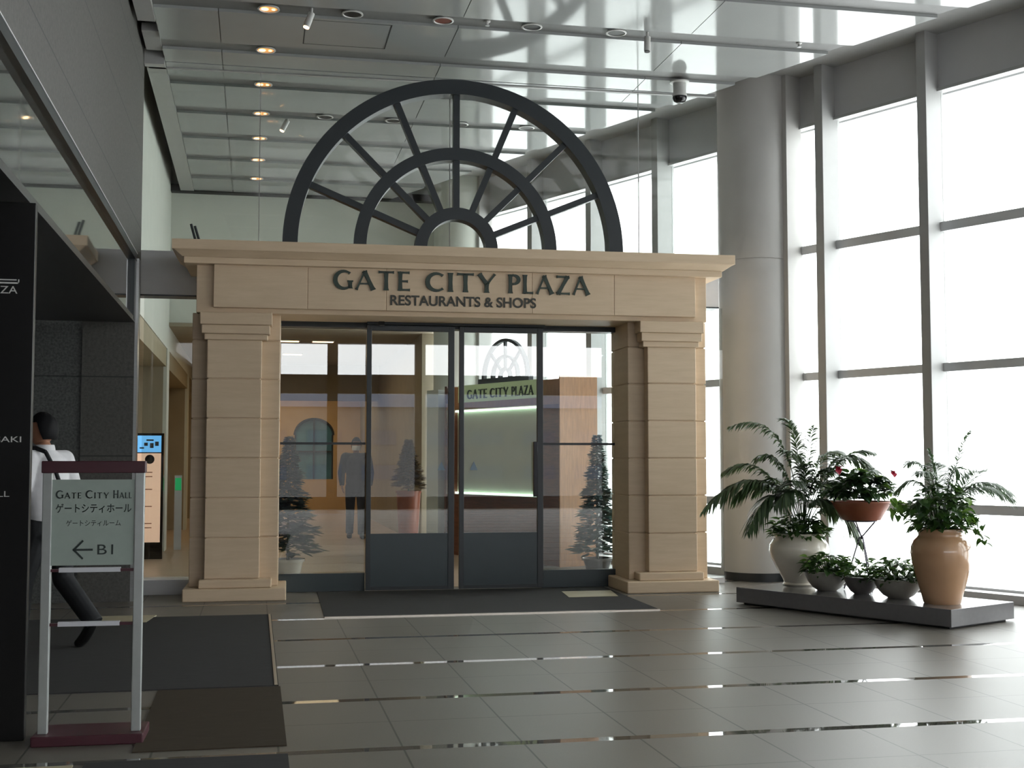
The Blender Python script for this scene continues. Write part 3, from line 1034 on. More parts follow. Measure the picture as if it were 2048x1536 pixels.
# ================================================================== SIGNS AT LEFT
t = thing('sign_pylon', 'tall black sign pylon at the left edge with white lettering', 'sign', (-1.115, 6.70, 0), 0)
MB().box(-0.95, 0.0, 0.0, 0.06, 0.0, 2.715).build('panel', MT['black_panel'], t, bevel=0.004)
text_obj('hall_lettering', 'PLAZA', 0.055, MT['white_ink'], t, (-0.265, -0.002, 2.245), (R(90), 0, 0), 0.001, 0.185)
text_obj('district_lettering', 'OHSAKI', 0.042, MT['white_ink'], t, (-0.270, -0.002, 1.490), (R(90), 0, 0), 0.001, 0.225)
text_obj('floor_lettering', 'HALL', 0.042, MT['white_ink'], t, (-0.235, -0.002, 1.215), (R(90), 0, 0), 0.001, 0.140)
MB().box(-0.5, -0.072, -0.003, 0.001, 2.295, 2.303).box(-0.5, -0.085, -0.003, 0.001, 2.312, 2.318).box(-0.078, -0.072, -0.003, 0.001, 2.295, 2.318).build('rule_mark', MT['white_ink'], t)

t = thing('sign_stand', 'maroon and aluminium sign stand with a pale green sheet on the left', 'sign stand', (-0.79, 6.58, 0), R(-1.5))
MB().box(-0.265, 0.265, -0.06, 0.24, 0.0, 0.05).build('base', MT['maroon'], t, bevel=0.006)
for sx in (-1, 1):
    MB().box(sx * 0.222 - 0.023, sx * 0.222 + 0.023, 0.0, 0.04, 0.05, 1.345).build('post', MT['post'], t, bevel=0.004)
MB().box(-0.25, 0.25, -0.012, 0.055, 1.335, 1.395).build('top_cap', MT['maroon'], t, bevel=0.004)
pn = MB().box(-0.199, 0.196, 0.008, 0.016, 0.875, 1.302).build('sign_sheet', MT['paper'], t)
for z in (0.852, 0.585):
    b = MB().box(-0.16, 0.135, 0.004, 0.03, z - 0.011, z + 0.011).build('cross_bar', MT['white_bar'], t)
    MB().box(-0.199, -0.16, 0.008, 0.028, z - 0.009, z + 0.005).build('bar_end', MT['maroon'], b)
    MB().box(0.135, 0.199, 0.008, 0.028, z - 0.009, z + 0.005).build('bar_end', MT['maroon'], b)
for wd_, x0_, w_ in (('GATE', -0.182, 0.122), ('CITY', -0.040, 0.112), ('HALL', 0.093, 0.090)):
    roman(MB(), wd_, x0_, 1.208, 0.040, w_, 0.0055, 0.0085, [0.040, 0.029, 0.029, 0.029]).build('lettering', MT['ink'], pn)
text_obj('hall_lettering', 'ゲートシティホール', 0.05, MT['ink'], pn, (-0.182, 0.0075, 1.140), (R(90), 0, 0), 0.001, 0.365, bold=0.0006)
text_obj('room_lettering', 'ゲートシティルーム', 0.034, MT['ink'], pn, (-0.13, 0.0075, 1.072), (R(90), 0, 0), 0.001, 0.262)
text_obj('floor_lettering', 'B1', 0.072, MT['ink'], pn, (0.022, 0.0075, 0.928), (R(90), 0, 0), 0.001, 0.076)
ar = MB().box(-0.088, 0.0, 0.0055, 0.0085, 0.947, 0.957)
for sg in (1, -1):
    ar.prism([(-0.098, 0.952), (-0.088, 0.952 - sg * 0.004), (-0.044, 0.952 + sg * 0.042), (-0.05, 0.952 + sg * 0.049)], 0.0055, 0.0085, 'y')
ar.build('arrow', MT['ink'], pn)

# ================================================================== BEYOND THE DOORS
t = thing('digital_signage', 'black framed digital sign with blue and salmon screen beyond the left glazing', 'digital sign', (-1.56, 18.4, 0.0), 0)
MB().box(-0.27, 0.29, 0.0, 0.12, 0.0, 1.78).build('cabinet', MT['dome'], t, bevel=0.004)
MB().box(-0.24, 0.255, -0.004, 0.002, 1.51, 1.745).build('blue_screen', MT['screen_blue'], t)
b = MB().box(-0.24, 0.255, -0.004, 0.002, 0.24, 1.495).build('poster_screen', MT['screen_pink'], t)
for x0_, z0_, w_, h_ in ((0.05, 1.67, 0.10, 0.022), (0.02, 1.60, 0.05, 0.045), (0.10, 1.57, 0.05, 0.07), (0.17, 1.60, 0.05, 0.06), (-0.04, 1.56, 0.06, 0.02)):
    MB().box(x0_, x0_ + w_, -0.008, -0.003, z0_, z0_ + h_).build('screen_mark', MT['spandrel'], t)
em = MB().lathe([(0.065, 0), (0.065, 0.003)], seg=24).build('round_emblem', MT['dome'], t)
em.location = (0.10, -0.0045, 1.41)
em.rotation_euler = (R(90), 0, 0)
for z_ in (1.22, 1.16, 0.98, 0.74, 0.50, 0.44):
    MB().box(0.03, 0.14, -0.006, -0.003, z_, z_ + 0.012).build('poster_line', MT['terracotta'], t)

t = thing('exit_sign', 'small green exit sign on the glass door at the end of the left bays', 'exit sign', (-1.17, 20.15, 1.0))
MB().box(-0.04, 0.05, -0.01, 0.012, -0.07, 0.12).build('sign_face', MT['green_sign'], t)
MB().box(-0.05, 0.06, 0.0, 0.03, -0.99, 0.16).build('door_panel', MT['alu'], t)

# wooden shop counter with lit glass, parallel to the glazing
KO = Vector((3.93, 16.0, 0))
KRZ = WRZ
k = thing('display_counter', 'wooden display counter with lit green glass seen through the right door', 'counter', KO, KRZ)
KL = 2.75
MB().box(0.0, KL, -0.55, -0.04, 0.0, 0.86).build('cabinet', MT['wood'], k)
MB().box(-0.0, KL, -0.56, 0.03, 0.86, 0.90).build('worktop', MT['wood'], k)
MB().box(0.0, KL, -0.55, 0.0, 2.14, 2.24).box(0, KL, -0.55, -0.05, 2.24, 2.48).build('fascia', MT['wood_orange'], k)
MB().box(0.45, 2.42, -0.05, 0.008, 2.24, 2.49).build('sign_board', MT['header_green'], k)
MB().box(0.42, KL, -0.22, -0.2, 0.90, 2.14).build('glass_back', MT['lightbox'], k)
MB().box(0.42, KL, -0.19, -0.16, 0.902, 0.925).build('light_strip', MT['tube'], k)
MB().box(0.42, KL, -0.19, -0.16, 2.115, 2.138).build('light_strip', MT['tube'], k)
MB().box(-0.02, 0.0, -0.62, 0.02, 0.0, 2.52).build('end_panel', MT['wood_orange'], k)
MB().box(2.98, 3.30, -0.35, 0.0, 0.0, 2.46).box(KL + 0.05, 2.98, -0.5, -0.3, 0.0, 2.46).build('end_post', MT['white_wall'], k)
MB().box(0.0, 0.40, -0.2, 0.0, 0.90, 2.14).build('side_post', MT['wood'], k)
MB().box(KL, KL + 0.05, -0.55, 0.0, 0, 2.5).build('side_post', MT['wood'], k)
def kiosk_letter(m):
    lo = m.build('letter', MT['letters'], k)
    lo.location = (2.17, 0.022, 2.285)
    lo.rotation_euler = (0, 0, PI)


for wd_, a, b in (('GATE', 0, 0.50), ('CITY', 0.58, 1.02), ('PLAZA', 1.10, 1.60)):
    roman(None, wd_, a, 0.0, 0.13, b - a, 0.0, 0.012, each=kiosk_letter)
# little arch on top
fa = MB()
for r0, r1 in ((0.50, 0.545), (0.28, 0.32), (0.10, 0.14)):
    fa.arc_band((1.28, 2.56), r0, r1, 0, PI, -0.06, 0.0, 40)
for a in (0.25, 0.5, 0.75):
    d = Vector((math.cos(a * PI), math.sin(a * PI)))
    q = Vector((-d.y, d.x)) * 0.02
    c0 = Vector((1.28, 2.56))
    fa.prism([tuple(c0 + d * .12 + q), tuple(c0 + d * .52 + q), tuple(c0 + d * .52 - q), tuple(c0 + d * .12 - q)], -0.05, -0.01, 'y')
fa.box(0.68, 1.9, -0.07, 0.01, 2.49, 2.56)
fa.build('arch_ornament', MT['arch'], k)

for x, y, lab in ((0.55, 22.2, 'corridor ceiling light strip nearest the far wall, left'), (1.15, 22.2, 'corridor ceiling light strip nearest the far wall, right'), (0.7, 25.0, 'corridor ceiling light strip midway along')):
    t = thing('corridor_light', lab, 'ceiling light', (x, y, 3.5))
    MB().box(-0.2, 0.2, -0.1, 0.1, -0.02, 0.0).build('housing', MT['lamp_ring'], t)
    MB().box(-0.18, 0.18, -0.08, 0.08, -0.026, -0.019).build('lamp_lens', MT['warm_lamp'], t)


def conifer(name, label, loc, h, rad, mt_, pot_mt, seed, pot_h=0.3):
    rn = random.Random(seed)
    t = thing(name, label, 'potted tree', loc)
    MB().lathe([(0.14, 0), (0.19, pot_h), (0.205, pot_h), (0.205, pot_h - 0.03)], seg=28).build('pot', pot_mt, t)
    MB().tube([(0, 0, pot_h * .5), (0, 0, h * 0.97)], 0.02, 8, 0.005).build('trunk', MT['stem'], t)
    m = MB()
    for i in range(2600):
        u = rn.random() ** 0.75
        z = pot_h + 0.05 + (h - pot_h - 0.05) * u
        r = rad * (1 - u) * (0.85 + 0.15 * math.sin(u * 40)) + 0.02
        a = rn.random() * 2 * PI
        r0 = r * rn.uniform(0.25, 0.8)
        p0 = Vector((r0 * math.cos(a), r0 * math.sin(a), z))
        d = Vector((math.cos(a), math.sin(a), rn.uniform(-0.35, 0.25)))
        L = r * 0.35 + 0.05
        s = Vector((-math.sin(a), math.cos(a), rn.uniform(-.3, .3))) * L * 0.30
        p1 = p0 + d * L
        m.add([p0, p0 + d * L * .5 + s, p1, p0 + d * L * .5 - s], [(0, 1, 2), (0, 2, 3)])
    m.build('foliage', mt_, t)
    return t


conifer('potted_conifer', 'blue green potted conifer behind the right sidelight', (4.28, 15.45, 0), 1.72, 0.34, MT['conifer_blue'], MT['plat'], 3, 0.16)
conifer('potted_conifer', 'dark green potted conifer behind the left sidelight', (0.40, 15.3, 0), 1.68, 0.42, MT['conifer'], MT['urn_white'], 5, 0.22)
conifer('potted_topiary', 'brown leaved shrub in a terracotta pot far behind the left door', (2.36, 19.55, 0.0), 1.72, 0.27, MT['dry'], MT['terracotta'], 8, 0.92)

# ================================================================== PLANT DISPLAY
ang = math.atan2(0.898 * 0 + (9.889 - 9.471), (6.497 - 5.643))
plz = 0.165
pl = thing('display_platform', 'low grey platform carrying the potted plants by the windows', 'platform', (5.643, 9.471, 0), ang)
MB().box(0.0, 0.95, 0.0, 2.355, 0.02, plz).build('deck', MT['plat'], pl, bevel=0.003)
MB().box(0.05, 0.90, 0.05, 2.30, 0.0, 0.02).build('recessed_base', MT['trench'], pl)

RT = Vector((0.9796, -0.2010, 0))        # along the picture's horizontal, used to pose stems around each pot
FW = Vector((0.2010, 0.9796, 0))
UP = Vector((0, 0, 1))


def frond(base, ctrl, tip, nleaf, leaf_len, rn, droop=0.5, width=0.022, gap0=0.28):
    """feather palm leaf: arched rachis with paired drooping leaflets"""
    m = MB()
    base, ctrl, tip = Vector(base), Vector(ctrl), Vector(tip)

    def B(t):
        return base * (1 - t) ** 2 + ctrl * 2 * t * (1 - t) + tip * t * t
    pts = [B(i / 14) for i in range(15)]
    m.tube(pts, 0.0055, 5, 0.0015)
    for i in range(nleaf):
        t = gap0 + (1 - gap0) * (i + 0.5) / nleaf
        p = B(t)
        d = (B(min(1, t + 0.02)) - B(t - 0.02)).normalized()
        sd = d.cross(UP)
        if sd.length < 0.05:
            sd = Vector((1, 0, 0))
        sd.normalize()
        nrm = sd.cross(d)
        prof = math.sin(PI * (0.18 + 0.8 * (t - gap0) / (1 - gap0))) ** 0.6
        for sg in (-1, 1):
            L = leaf_len * prof * rn.uniform(0.8, 1.1)
            dr = (d * rn.uniform(0.55, 0.95) + sd * sg * rn.uniform(0.6, 0.95) + nrm * rn.uniform(-0.05, 0.25)).normalized()
            w = width * rn.uniform(0.8, 1.15)
            side_ = dr.cross(UP)
            if side_.length < 0.05:
                side_ = Vector((1, 0, 0))
            side_.normalize()
            side_ = (side_ + UP * rn.uniform(-0.5, 0.5)).normalized()
            vs = []
            for u, ww in ((0, 0.15), (0.3, 1.0), (0.65, 0.8), (1.0, 0.0)):
                q = p + dr * L * u - UP * droop * L * u * u
                if ww > 0:
                    vs += [q + side_ * w * ww * .5, q - side_ * w * ww * .5]
                else:
                    vs += [q]
            m.add(vs, [(0, 2, 3, 1), (2, 4, 5, 3), (4, 6, 5)])
    return m


def leaf_blade(m, p, d, L, w, rn, heart=True):
    """one broad leaf, folded along the midrib"""
    d = d.normalized()
    s = d.cross(UP)
    if s.length < 0.05:
        s = Vector((1, 0, 0))
    s.normalize()
    s = (s + UP * rn.uniform(-0.45, 0.45)).normalized()
    nn = s.cross(d).normalized()
    if heart:
        prof = ((-0.12, 0.55), (0.08, 0.95), (0.30, 1.0), (0.62, 0.65), (1.0, 0.0))
    else:
        prof = ((0.0, 0.25), (0.25, 0.9), (0.5, 1.0), (0.78, 0.6), (1.0, 0.0))
    mid, lf, rg = [], [], []
    curl = rn.uniform(0.05, 0.3)
    for u, k in prof:
        c = p + d * L * max(u, 0.0) - nn * curl * L * u * u
        e = p + d * L * u - nn * curl * L * u * u + nn * 0.18 * w * k
        mid.append(c)
        lf.append(e + s * w * k * .5)
        rg.append(e - s * w * k * .5)
    n = len(prof)
    vs = mid + lf + rg
    fs = []
    for i in range(n - 1):
        fs += [(i, i + 1, n + i + 1, n + i), (i, 2 * n + i, 2 * n + i + 1, i + 1)]
    m.add(vs, fs, True)


def bush(c, rx, ry, rz, n, L, rn, heart=True, zmin=0.0, bias=0.35):
    m = MB()
    c = Vector(c)
    for i in range(n):
        a = rn.random() * 2 * PI
        e = math.asin(rn.uniform(zmin, 1.0))
        k = rn.uniform(0.45, 1.0) ** 0.6
        off = Vector((rx * math.cos(e) * math.cos(a) * k, ry * math.cos(e) * math.sin(a) * k, rz * math.sin(e) * k))
        p = c + off
        d = Vector((math.cos(a), math.sin(a), rn.uniform(-0.7, 0.7)))
        ln = L * rn.uniform(0.7, 1.15)
        leaf_blade(m, p, d, ln, ln * rn.uniform(0.6, 0.85) if heart else ln * 0.3, rn, heart)
        if rn.random() < 0.5:
            m.tube([c + Vector((off.x * .3, off.y * .3, 0)), c + off * 0.75 + Vector((0, 0, .01)), p], 0.0022, 4)
    return m


def pot(t, prof, mt_, inner):
    """prof outer profile from foot to rim; closes into an inner wall"""
    r, z = prof[-1]
    full = prof + [(r - 0.018, z), (r - 0.024, z - 0.03), (inner, z - 0.05), (0.0, z - 0.05)]
    MB().lathe(full[:-2], seg=56).build('pot', mt_, t)
    MB().lathe([(inner + 0.01, z - 0.04), (inner * 0.5, z - 0.025), (0.0, z - 0.02)], seg=32).build('soil', MT['soil'], t)


# -- white urn with palm
rn = random.Random(11)
t = thing('potted_palm', 'areca palm in a cream glazed urn on the left end of the platform', 'potted plant', (5.30, 11.66, plz))
pot(t, [(0.155, 0.0), (0.165, 0.012), (0.15, 0.03), (0.165, 0.07), (0.225, 0.17), (0.275, 0.27), (0.292, 0.34), (0.285, 0.40), (0.258, 0.445), (0.238, 0.465), (0.240, 0.478), (0.258, 0.497), (0.260, 0.512)], MT['urn_white'], 0.22)
PX = 0.00497
uc = (1580, 1068)


def at(px, py, depth, c=uc, z0=0.50, k=PX):
    """stem position around the pot mouth: right, up and depth offsets in metres"""
    return RT * ((px - c[0]) * k) + UP * (z0 + (c[1] - py) * k) + FW * depth


fr_list = [
    ((1585, 1060), (1570, 800), (1448, 853), 0.06, 20, 0.21, 0.6),
    ((1575, 1060), (1510, 880), (1383, 1022), -0.10, 24, 0.24, 0.7),
    ((1580, 1060), (1520, 880), (1440, 945), 0.16, 20, 0.22, 0.6),
    ((1575, 1060), (1530, 920), (1470, 1062), -0.14, 20, 0.22, 0.8),
    ((1590, 1060), (1600, 900), (1622, 850), 0.10, 18, 0.17, 0.5),
    ((1595, 1060), (1650, 830), (1748, 955), 0.05, 26, 0.23, 0.7),
    ((1595, 1060), (1640, 930), (1700, 1085), -0.06, 24, 0.24, 0.8),
    ((1590, 1060), (1610, 900), (1540, 900), -0.08, 18, 0.20, 0.6),
    ((1590, 1060), (1620, 880), (1680, 905), 0.14, 18, 0.20, 0.6),
    ((1585, 1060), (1560, 930), (1500, 985), 0.12, 18, 0.20, 0.7),
    ((1590, 1060), (1620, 950), (1660, 985), -0.12, 18, 0.20, 0.7),
    ((1585, 1060), (1575, 960), (1555, 960), -0.16, 18, 0.20, 0.8),
    ((1590, 1060), (1600, 950), (1620, 960), 0.16, 16, 0.20, 0.8),
    ((1585, 1060), (1555, 880), (1500, 915), 0.02, 20, 0.20, 0.7),
    ((1590, 1060), (1640, 990), (1668, 1030), 0.08, 16, 0.18, 0.8),
    ((1588, 1060), (1590, 830), (1560, 838), 0.12, 18, 0.18, 0.4),
    ((1580, 1060), (1530, 900), (1452, 1000), 0.05, 22, 0.22, 0.8),
    ((1592, 1060), (1650, 880), (1725, 905), -0.08, 22, 0.20, 0.5),
    ((1592, 1060), (1630, 900), (1690, 1000), 0.12, 22, 0.22, 0.8),
    ((1585, 1060), (1580, 930), (1520, 1010), -0.18, 20, 0.22, 0.8),
    ((1590, 1060), (1610, 920), (1650, 940), 0.02, 20, 0.20, 0.7),
    ((1582, 1060), (1560, 940), (1530, 960), 0.18, 20, 0.20, 0.7),
    ((1590, 1060), (1590, 940), (1595, 930), -0.05, 20, 0.20, 0.6),
    ((1590, 1060), (1605, 960), (1640, 1020), -0.16, 18, 0.20, 0.8),
]
for a, b, c, dp, nl, ll, dr in fr_list:
    sp_ = rn.uniform(-0.05, 0.05)
    frond(at(*a, sp_), at(*b, dp * 0.7), at(*c, dp * 1.6), int(nl * 2.0), ll * 1.15, rn, dr, 0.027).build('frond', MT['palm'], t)
bush((0, 0, 0.50), 0.29, 0.29, 0.20, 260, 0.08, rn, True, -0.1).build('undergrowth', MT['ivy'], t)

# -- tan urn with fine palm and foliage
rn = random.Random(21)
t = thing('potted_palm', 'feathery palm and ivy in a tan glazed urn at the right end of the platform', 'potted plant', (5.835, 9.93, plz))
pot(t, [(0.150, 0.0), (0.158, 0.01), (0.175, 0.08), (0.215, 0.22), (0.245, 0.34), (0.258, 0.43), (0.252, 0.49), (0.228, 0.54), (0.198, 0.57), (0.188, 0.585), (0.192, 0.605), (0.200, 0.625), (0.196, 0.64)], MT['urn_tan'], 0.16)
uc2 = (1897, 1062)


def at2(px, py, d):
    return at(px, py, d, uc2, 0.63, 0.00432)


for a, b, c, dp, nl, ll, dr in [
    ((1905, 1055), (1930, 900), (1965, 862), 0.02, 12, 0.10, 0.3),
    ((1905, 1055), (1960, 920), (2048, 990), 0.05, 30, 0.20, 0.8),
    ((1900, 1055), (1950, 930), (2030, 1000), -0.10, 26, 0.20, 0.7),
    ((1900, 1055), (1960, 950), (1995, 945), 0.12, 22, 0.18, 0.1),
    ((1895, 1055), (1870, 920), (1815, 985), 0.05, 24, 0.18, 0.6),
    ((1895, 1055), (1880, 900), (1850, 930), 0.15, 20, 0.17, 0.6),
    ((1890, 1055), (1890, 920), (1835, 950), -0.12, 20, 0.16, 0.6),
    ((1900, 1055), (1915, 900), (1925, 950), -0.10, 20, 0.17, 0.6),
    ((1895, 1055), (1900, 930), (1900, 930), 0.12, 20, 0.17, 0.5),
    ((1900, 1055), (1935, 960), (1985, 980), 0.14, 20, 0.17, 0.5),
    ((1895, 1055), (1860, 970), (1830, 1015), -0.10, 18, 0.16, 0.6),
    ((1900, 1055), (1890, 930), (1878, 900), 0.02, 18, 0.15, 0.5),
]:
    frond(at2(*a, rn.uniform(-.03, .03)), at2(*b, dp * 0.7), at2(*c, dp * 1.5), int(nl * 1.9), ll * 1.1, rn, dr, 0.014).build('frond', MT['palm_light'], t)
fb = MB()
bb = bush((0, 0, 0.64), 0.27, 0.27, 0.42, 330, 0.085, rn, True, -0.05)
bb.build('foliage', MT['ivy'], t)
m = MB()
tr_pts = [at2(1890, 1040, -0.15), at2(1850, 1000, -0.2), at2(1815, 1010, -0.22), at2(1795, 1020, -0.22), at2(1835, 1040, -0.2), at2(1945, 1040, -0.15), at2(1960, 1060, -0.16), at2(1965, 1075, -0.16), at2(1825, 1020, -0.2), at2(1845, 1030, -0.2), at2(1865, 1040, -0.2)]
for p in tr_pts:
    for i in range(7):
        q = p + Vector((rn.uniform(-.05, .05), rn.uniform(-.05, .05), rn.uniform(-.05, .05)))
        leaf_blade(m, q, Vector((rn.uniform(-1, 1), rn.uniform(-1, 1), rn.uniform(-1, .2))), rn.uniform(.06, .09), .055, rn)
m.build('trailing_ivy', MT['ivy'], t)
m = MB()
for px, py in ((1925, 1020), (1930, 1000), (1935, 1040), (1785, 1005), (1792, 1015), (1800, 1010)):
    for i in range(3):
        leaf_blade(m, at2(px + rn.uniform(-8, 8), py + rn.uniform(-8, 8), -0.22), Vector((rn.uniform(-1, 1), rn.uniform(-1, -.2), rn.uniform(-1, .3))), 0.085, 0.06, rn)
m.build('bright_leaves', MT['bright_leaf'], t)

# -- three low bowls
for (x, y, r, h, mt_, lab, n, sd, hl) in (
        (5.335, 11.12, 0.212, 0.185, 'bowl', 'grey ceramic bowl of leafy ivy beside the cream urn', 210, 31, 0.17),
        (5.51, 10.765, 0.163, 0.16, 'bowl_dark', 'dark grey bowl of sparse ivy, middle of the three low bowls', 70, 32, 0.20),
        (5.675, 10.39, 0.220, 0.17, 'bowl', 'grey ceramic bowl of ivy beside the tan urn', 210, 33, 0.20)):
    rn = random.Random(sd)
    t = thing('ivy_bowl', lab, 'potted plant', (x, y, plz))
    pot(t, [(r * 0.42, 0.0), (r * 0.45, 0.006), (r * 0.62, h * 0.16), (r * 0.82, h * 0.45), (r * 0.95, h * 0.78), (r, h)], MT[mt_], r * 0.85)
    bush((0, 0, h - 0.01), r * 1.12, r * 1.12, hl, n, 0.075, rn, True, -0.12).build('foliage', MT['ivy'], t)
    m = MB()
    for i in range(9):
        a = rn.random() * 2 * PI
        leaf_blade(m, Vector((r * .9 * math.cos(a), r * .9 * math.sin(a), h + rn.uniform(.02, .14))), Vector((math.cos(a), math.sin(a), .2)), .07, .05, rn)
    m.build('pale_leaves', MT['bright_leaf'], t)

# -- terracotta bowl on a wire stand
t = thing('wire_plant_stand', 'thin crossed wire stand under the terracotta bowl', 'plant stand', (5.68, 11.08, plz))
w = MB()
top, mid = 0.655, 0.50
for k3 in range(3):
    a = 2 * PI * k3 / 3 + 0.5
    d = Vector((math.cos(a), math.sin(a), 0))
    w.tube([d * 0.17 + UP * 0.008, d * 0.02 + UP * mid, -d * 0.0 + UP * mid, -d * 0.13 + UP * top], 0.0068, 6)
w.build('legs', MT['wire'], t)
m = MB()
for i in range(24):
    a, b = 2 * PI * i / 24, 2 * PI * (i + 1) / 24
    m.tube([(0.14 * math.cos(a), 0.14 * math.sin(a), top), (0.14 * math.cos(b), 0.14 * math.sin(b), top)], 0.0068, 6)
m.tube([(0, 0, mid - .02), (0, 0, mid + .02)], 0.012, 8)
m.build('top_ring', MT['wire'], t)
rn = random.Random(41)
tz = plz + top + 0.009
t = thing('anthurium_bowl', 'terracotta bowl of dark leaved anthurium with red blooms raised on a wire stand', 'potted plant', (5.68, 11.08, tz))
pot(t, [(0.175, 0.0), (0.18, 0.004), (0.225, 0.08), (0.275, 0.165), (0.285, 0.168), (0.287, 0.180)], MT['terracotta'], 0.25)
bush((0, 0, 0.20), 0.29, 0.29, 0.29, 260, 0.11, rn, True, 0.10).build('foliage', MT['anth'], t)
m = MB()
for px, py in ((1718, 942), (1725, 946), (1712, 940), (1765, 970), (1772, 985), (1755, 955)):
    leaf_blade(m, at(px, py, -0.12, (1727, 1003), 0.18, 0.00475), Vector((rn.uniform(-.5, .8), -.7, rn.uniform(-.3, .3))), 0.10, 0.075, rn)
m.build('bright_leaves', MT['bright_leaf'], t)
for px, py, sz in ((1789, 947, 0.075), (1679, 940, 0.08)):
    p = at(px, py, -0.05, (1727, 1003), 0.18, 0.00475)
    q0 = at(1727, 990, 0, (1727, 1003), 0.18, 0.00475)
    fl = MB()
    fl.tube([q0, (q0 + p) / 2 + UP * .06, p], 0.003, 5)
    st = fl.build('flower_stem', MT['stem'], t)
    fl = MB()
    for sg in (-1, 1):
        leaf_blade(fl, p, RT * sg * 0.5 + UP * 0.6 - FW * 0.6, sz * 0.9, sz * 0.7, rn)
    leaf_blade(fl, p, -UP * 0.6 - FW * 0.5 + RT * .1, sz * 0.7, sz * 0.9, rn)
    fl.build('flower', MT['red'], t)

# ================================================================== PEOPLE
def skin_mesh(chains, sub=2):
    """chains: list of [(pos, radius or (rx, ry)), ...]; shared positions are welded; returns an evaluated mesh"""
    vs, es, rs, idx = [], [], [], {}
    for ch in chains:
        prev = None
        for p, r in ch:
            key = tuple(round(x, 4) for x in p)
            if key not in idx:
                idx[key] = len(vs)
                vs.append(p)
                rs.append(r if isinstance(r, tuple) else (r, r))
            i = idx[key]
            if prev is not None and prev != i:
                es.append((prev, i))
            prev = i
    me = bpy.data.meshes.new('tmp')
    me.from_pydata(vs, es, [])
    o = bpy.data.objects.new('tmp', me)
    COL.objects.link(o)
    md = o.modifiers.new('skin', 'SKIN')
    md.use_smooth_shade = True
    lay = me.skin_vertices[0].data
    for i, r in enumerate(rs):
        lay[i].radius = r
        lay[i].use_root = (i == 0)
    sm = o.modifiers.new('sub', 'SUBSURF')
    sm.levels = sub
    sm.render_levels = sub
    bpy.context.view_layer.update()
    dg = bpy.context.evaluated_depsgraph_get()
    res = bpy.data.meshes.new_from_object(o.evaluated_get(dg))
    bpy.data.objects.remove(o)
    return res


def mesh_parts(mesh, mb):
    mb.add([v.co.copy() for v in mesh.vertices], [tuple(p.vertices) for p in mesh.polygons], True)
    return mb


def remesh_obj(mb, name, material, parent, voxel=0.008):
    o = mb.build(name, material, None)
    md = o.modifiers.new('r', 'REMESH')
    md.mode = 'VOXEL'
    md.voxel_size = voxel
    md.use_smooth_shade = True
    sm = o.modifiers.new('s', 'SMOOTH')
    sm.factor = 0.5
    sm.iterations = 3
    bpy.context.view_layer.update()
    dg = bpy.context.evaluated_depsgraph_get()
    me = bpy.data.meshes.new_from_object(o.evaluated_get(dg))
    bpy.data.objects.remove(o)
    me.materials.clear()
    me.materials.append(material)
    r = bpy.data.objects.new(name, me)
    COL.objects.link(r)
    r.parent = parent
    return r


def head_mesh(mb, c, yaw, h=0.235):
    """head with brow, nose, lips, chin and ears; faces +y turned by yaw"""
    rot = Matrix.Rotation(yaw, 3, 'Z')
    seg, rings = 40, 28
    vs, fs = [], []
    for i in range(rings + 1):
        th = PI * i / rings
        for k in range(seg):
            a = 2 * PI * k / seg
            x, y, z = math.sin(th) * math.sin(a), math.sin(th) * math.cos(a), -math.cos(th)
            front = max(0.0, y)
            wx = 0.074 * (1.0 if z > -0.1 else 1.0 + 0.28 * (z + 0.1))
            wy = 0.096 if y < 0 else 0.088
            p = Vector((x * wx, y * wy, z * h / 2))
            if z < -0.3 and y < 0:
                p.y *= 1 - 0.45 * (-z - 0.3)

            def g(cx, cz, sx, sz):
                return math.exp(-((p.x - cx) / sx) ** 2 - ((p.z - cz) / sz) ** 2)
            if front > 0.2:
                p.y += 0.022 * g(0, -0.030, 0.011, 0.016) + 0.012 * g(0, -0.008, 0.009, 0.020)   # nose
                p.y -= 0.011 * (g(-0.031, 0.006, 0.014, 0.011) + g(0.031, 0.006, 0.014, 0.011))  # eye sockets
                p.y += 0.006 * g(0, 0.026, 0.045, 0.010)                                          # brow
                p.y += 0.007 * (g(0, -0.058, 0.020, 0.005) + g(0, -0.068, 0.017, 0.005))          # lips
                p.y += 0.010 * g(0, -0.100, 0.022, 0.014)                                         # chin
            vs.append(rot @ p + Vector(c))
    for i in range(rings):
        for k in range(seg):
            k2 = (k + 1) % seg
            fs.append((i * seg + k, i * seg + k2, (i + 1) * seg + k2, (i + 1) * seg + k))
    mb.add(vs, fs, True)
    for sg in (-1, 1):
        e = rot @ Vector((sg * 0.076, -0.008, -0.008)) + Vector(c)
        mb.sphere(e, 0.030, 12, 8, (0.42, 0.62, 1.05))
    return rot


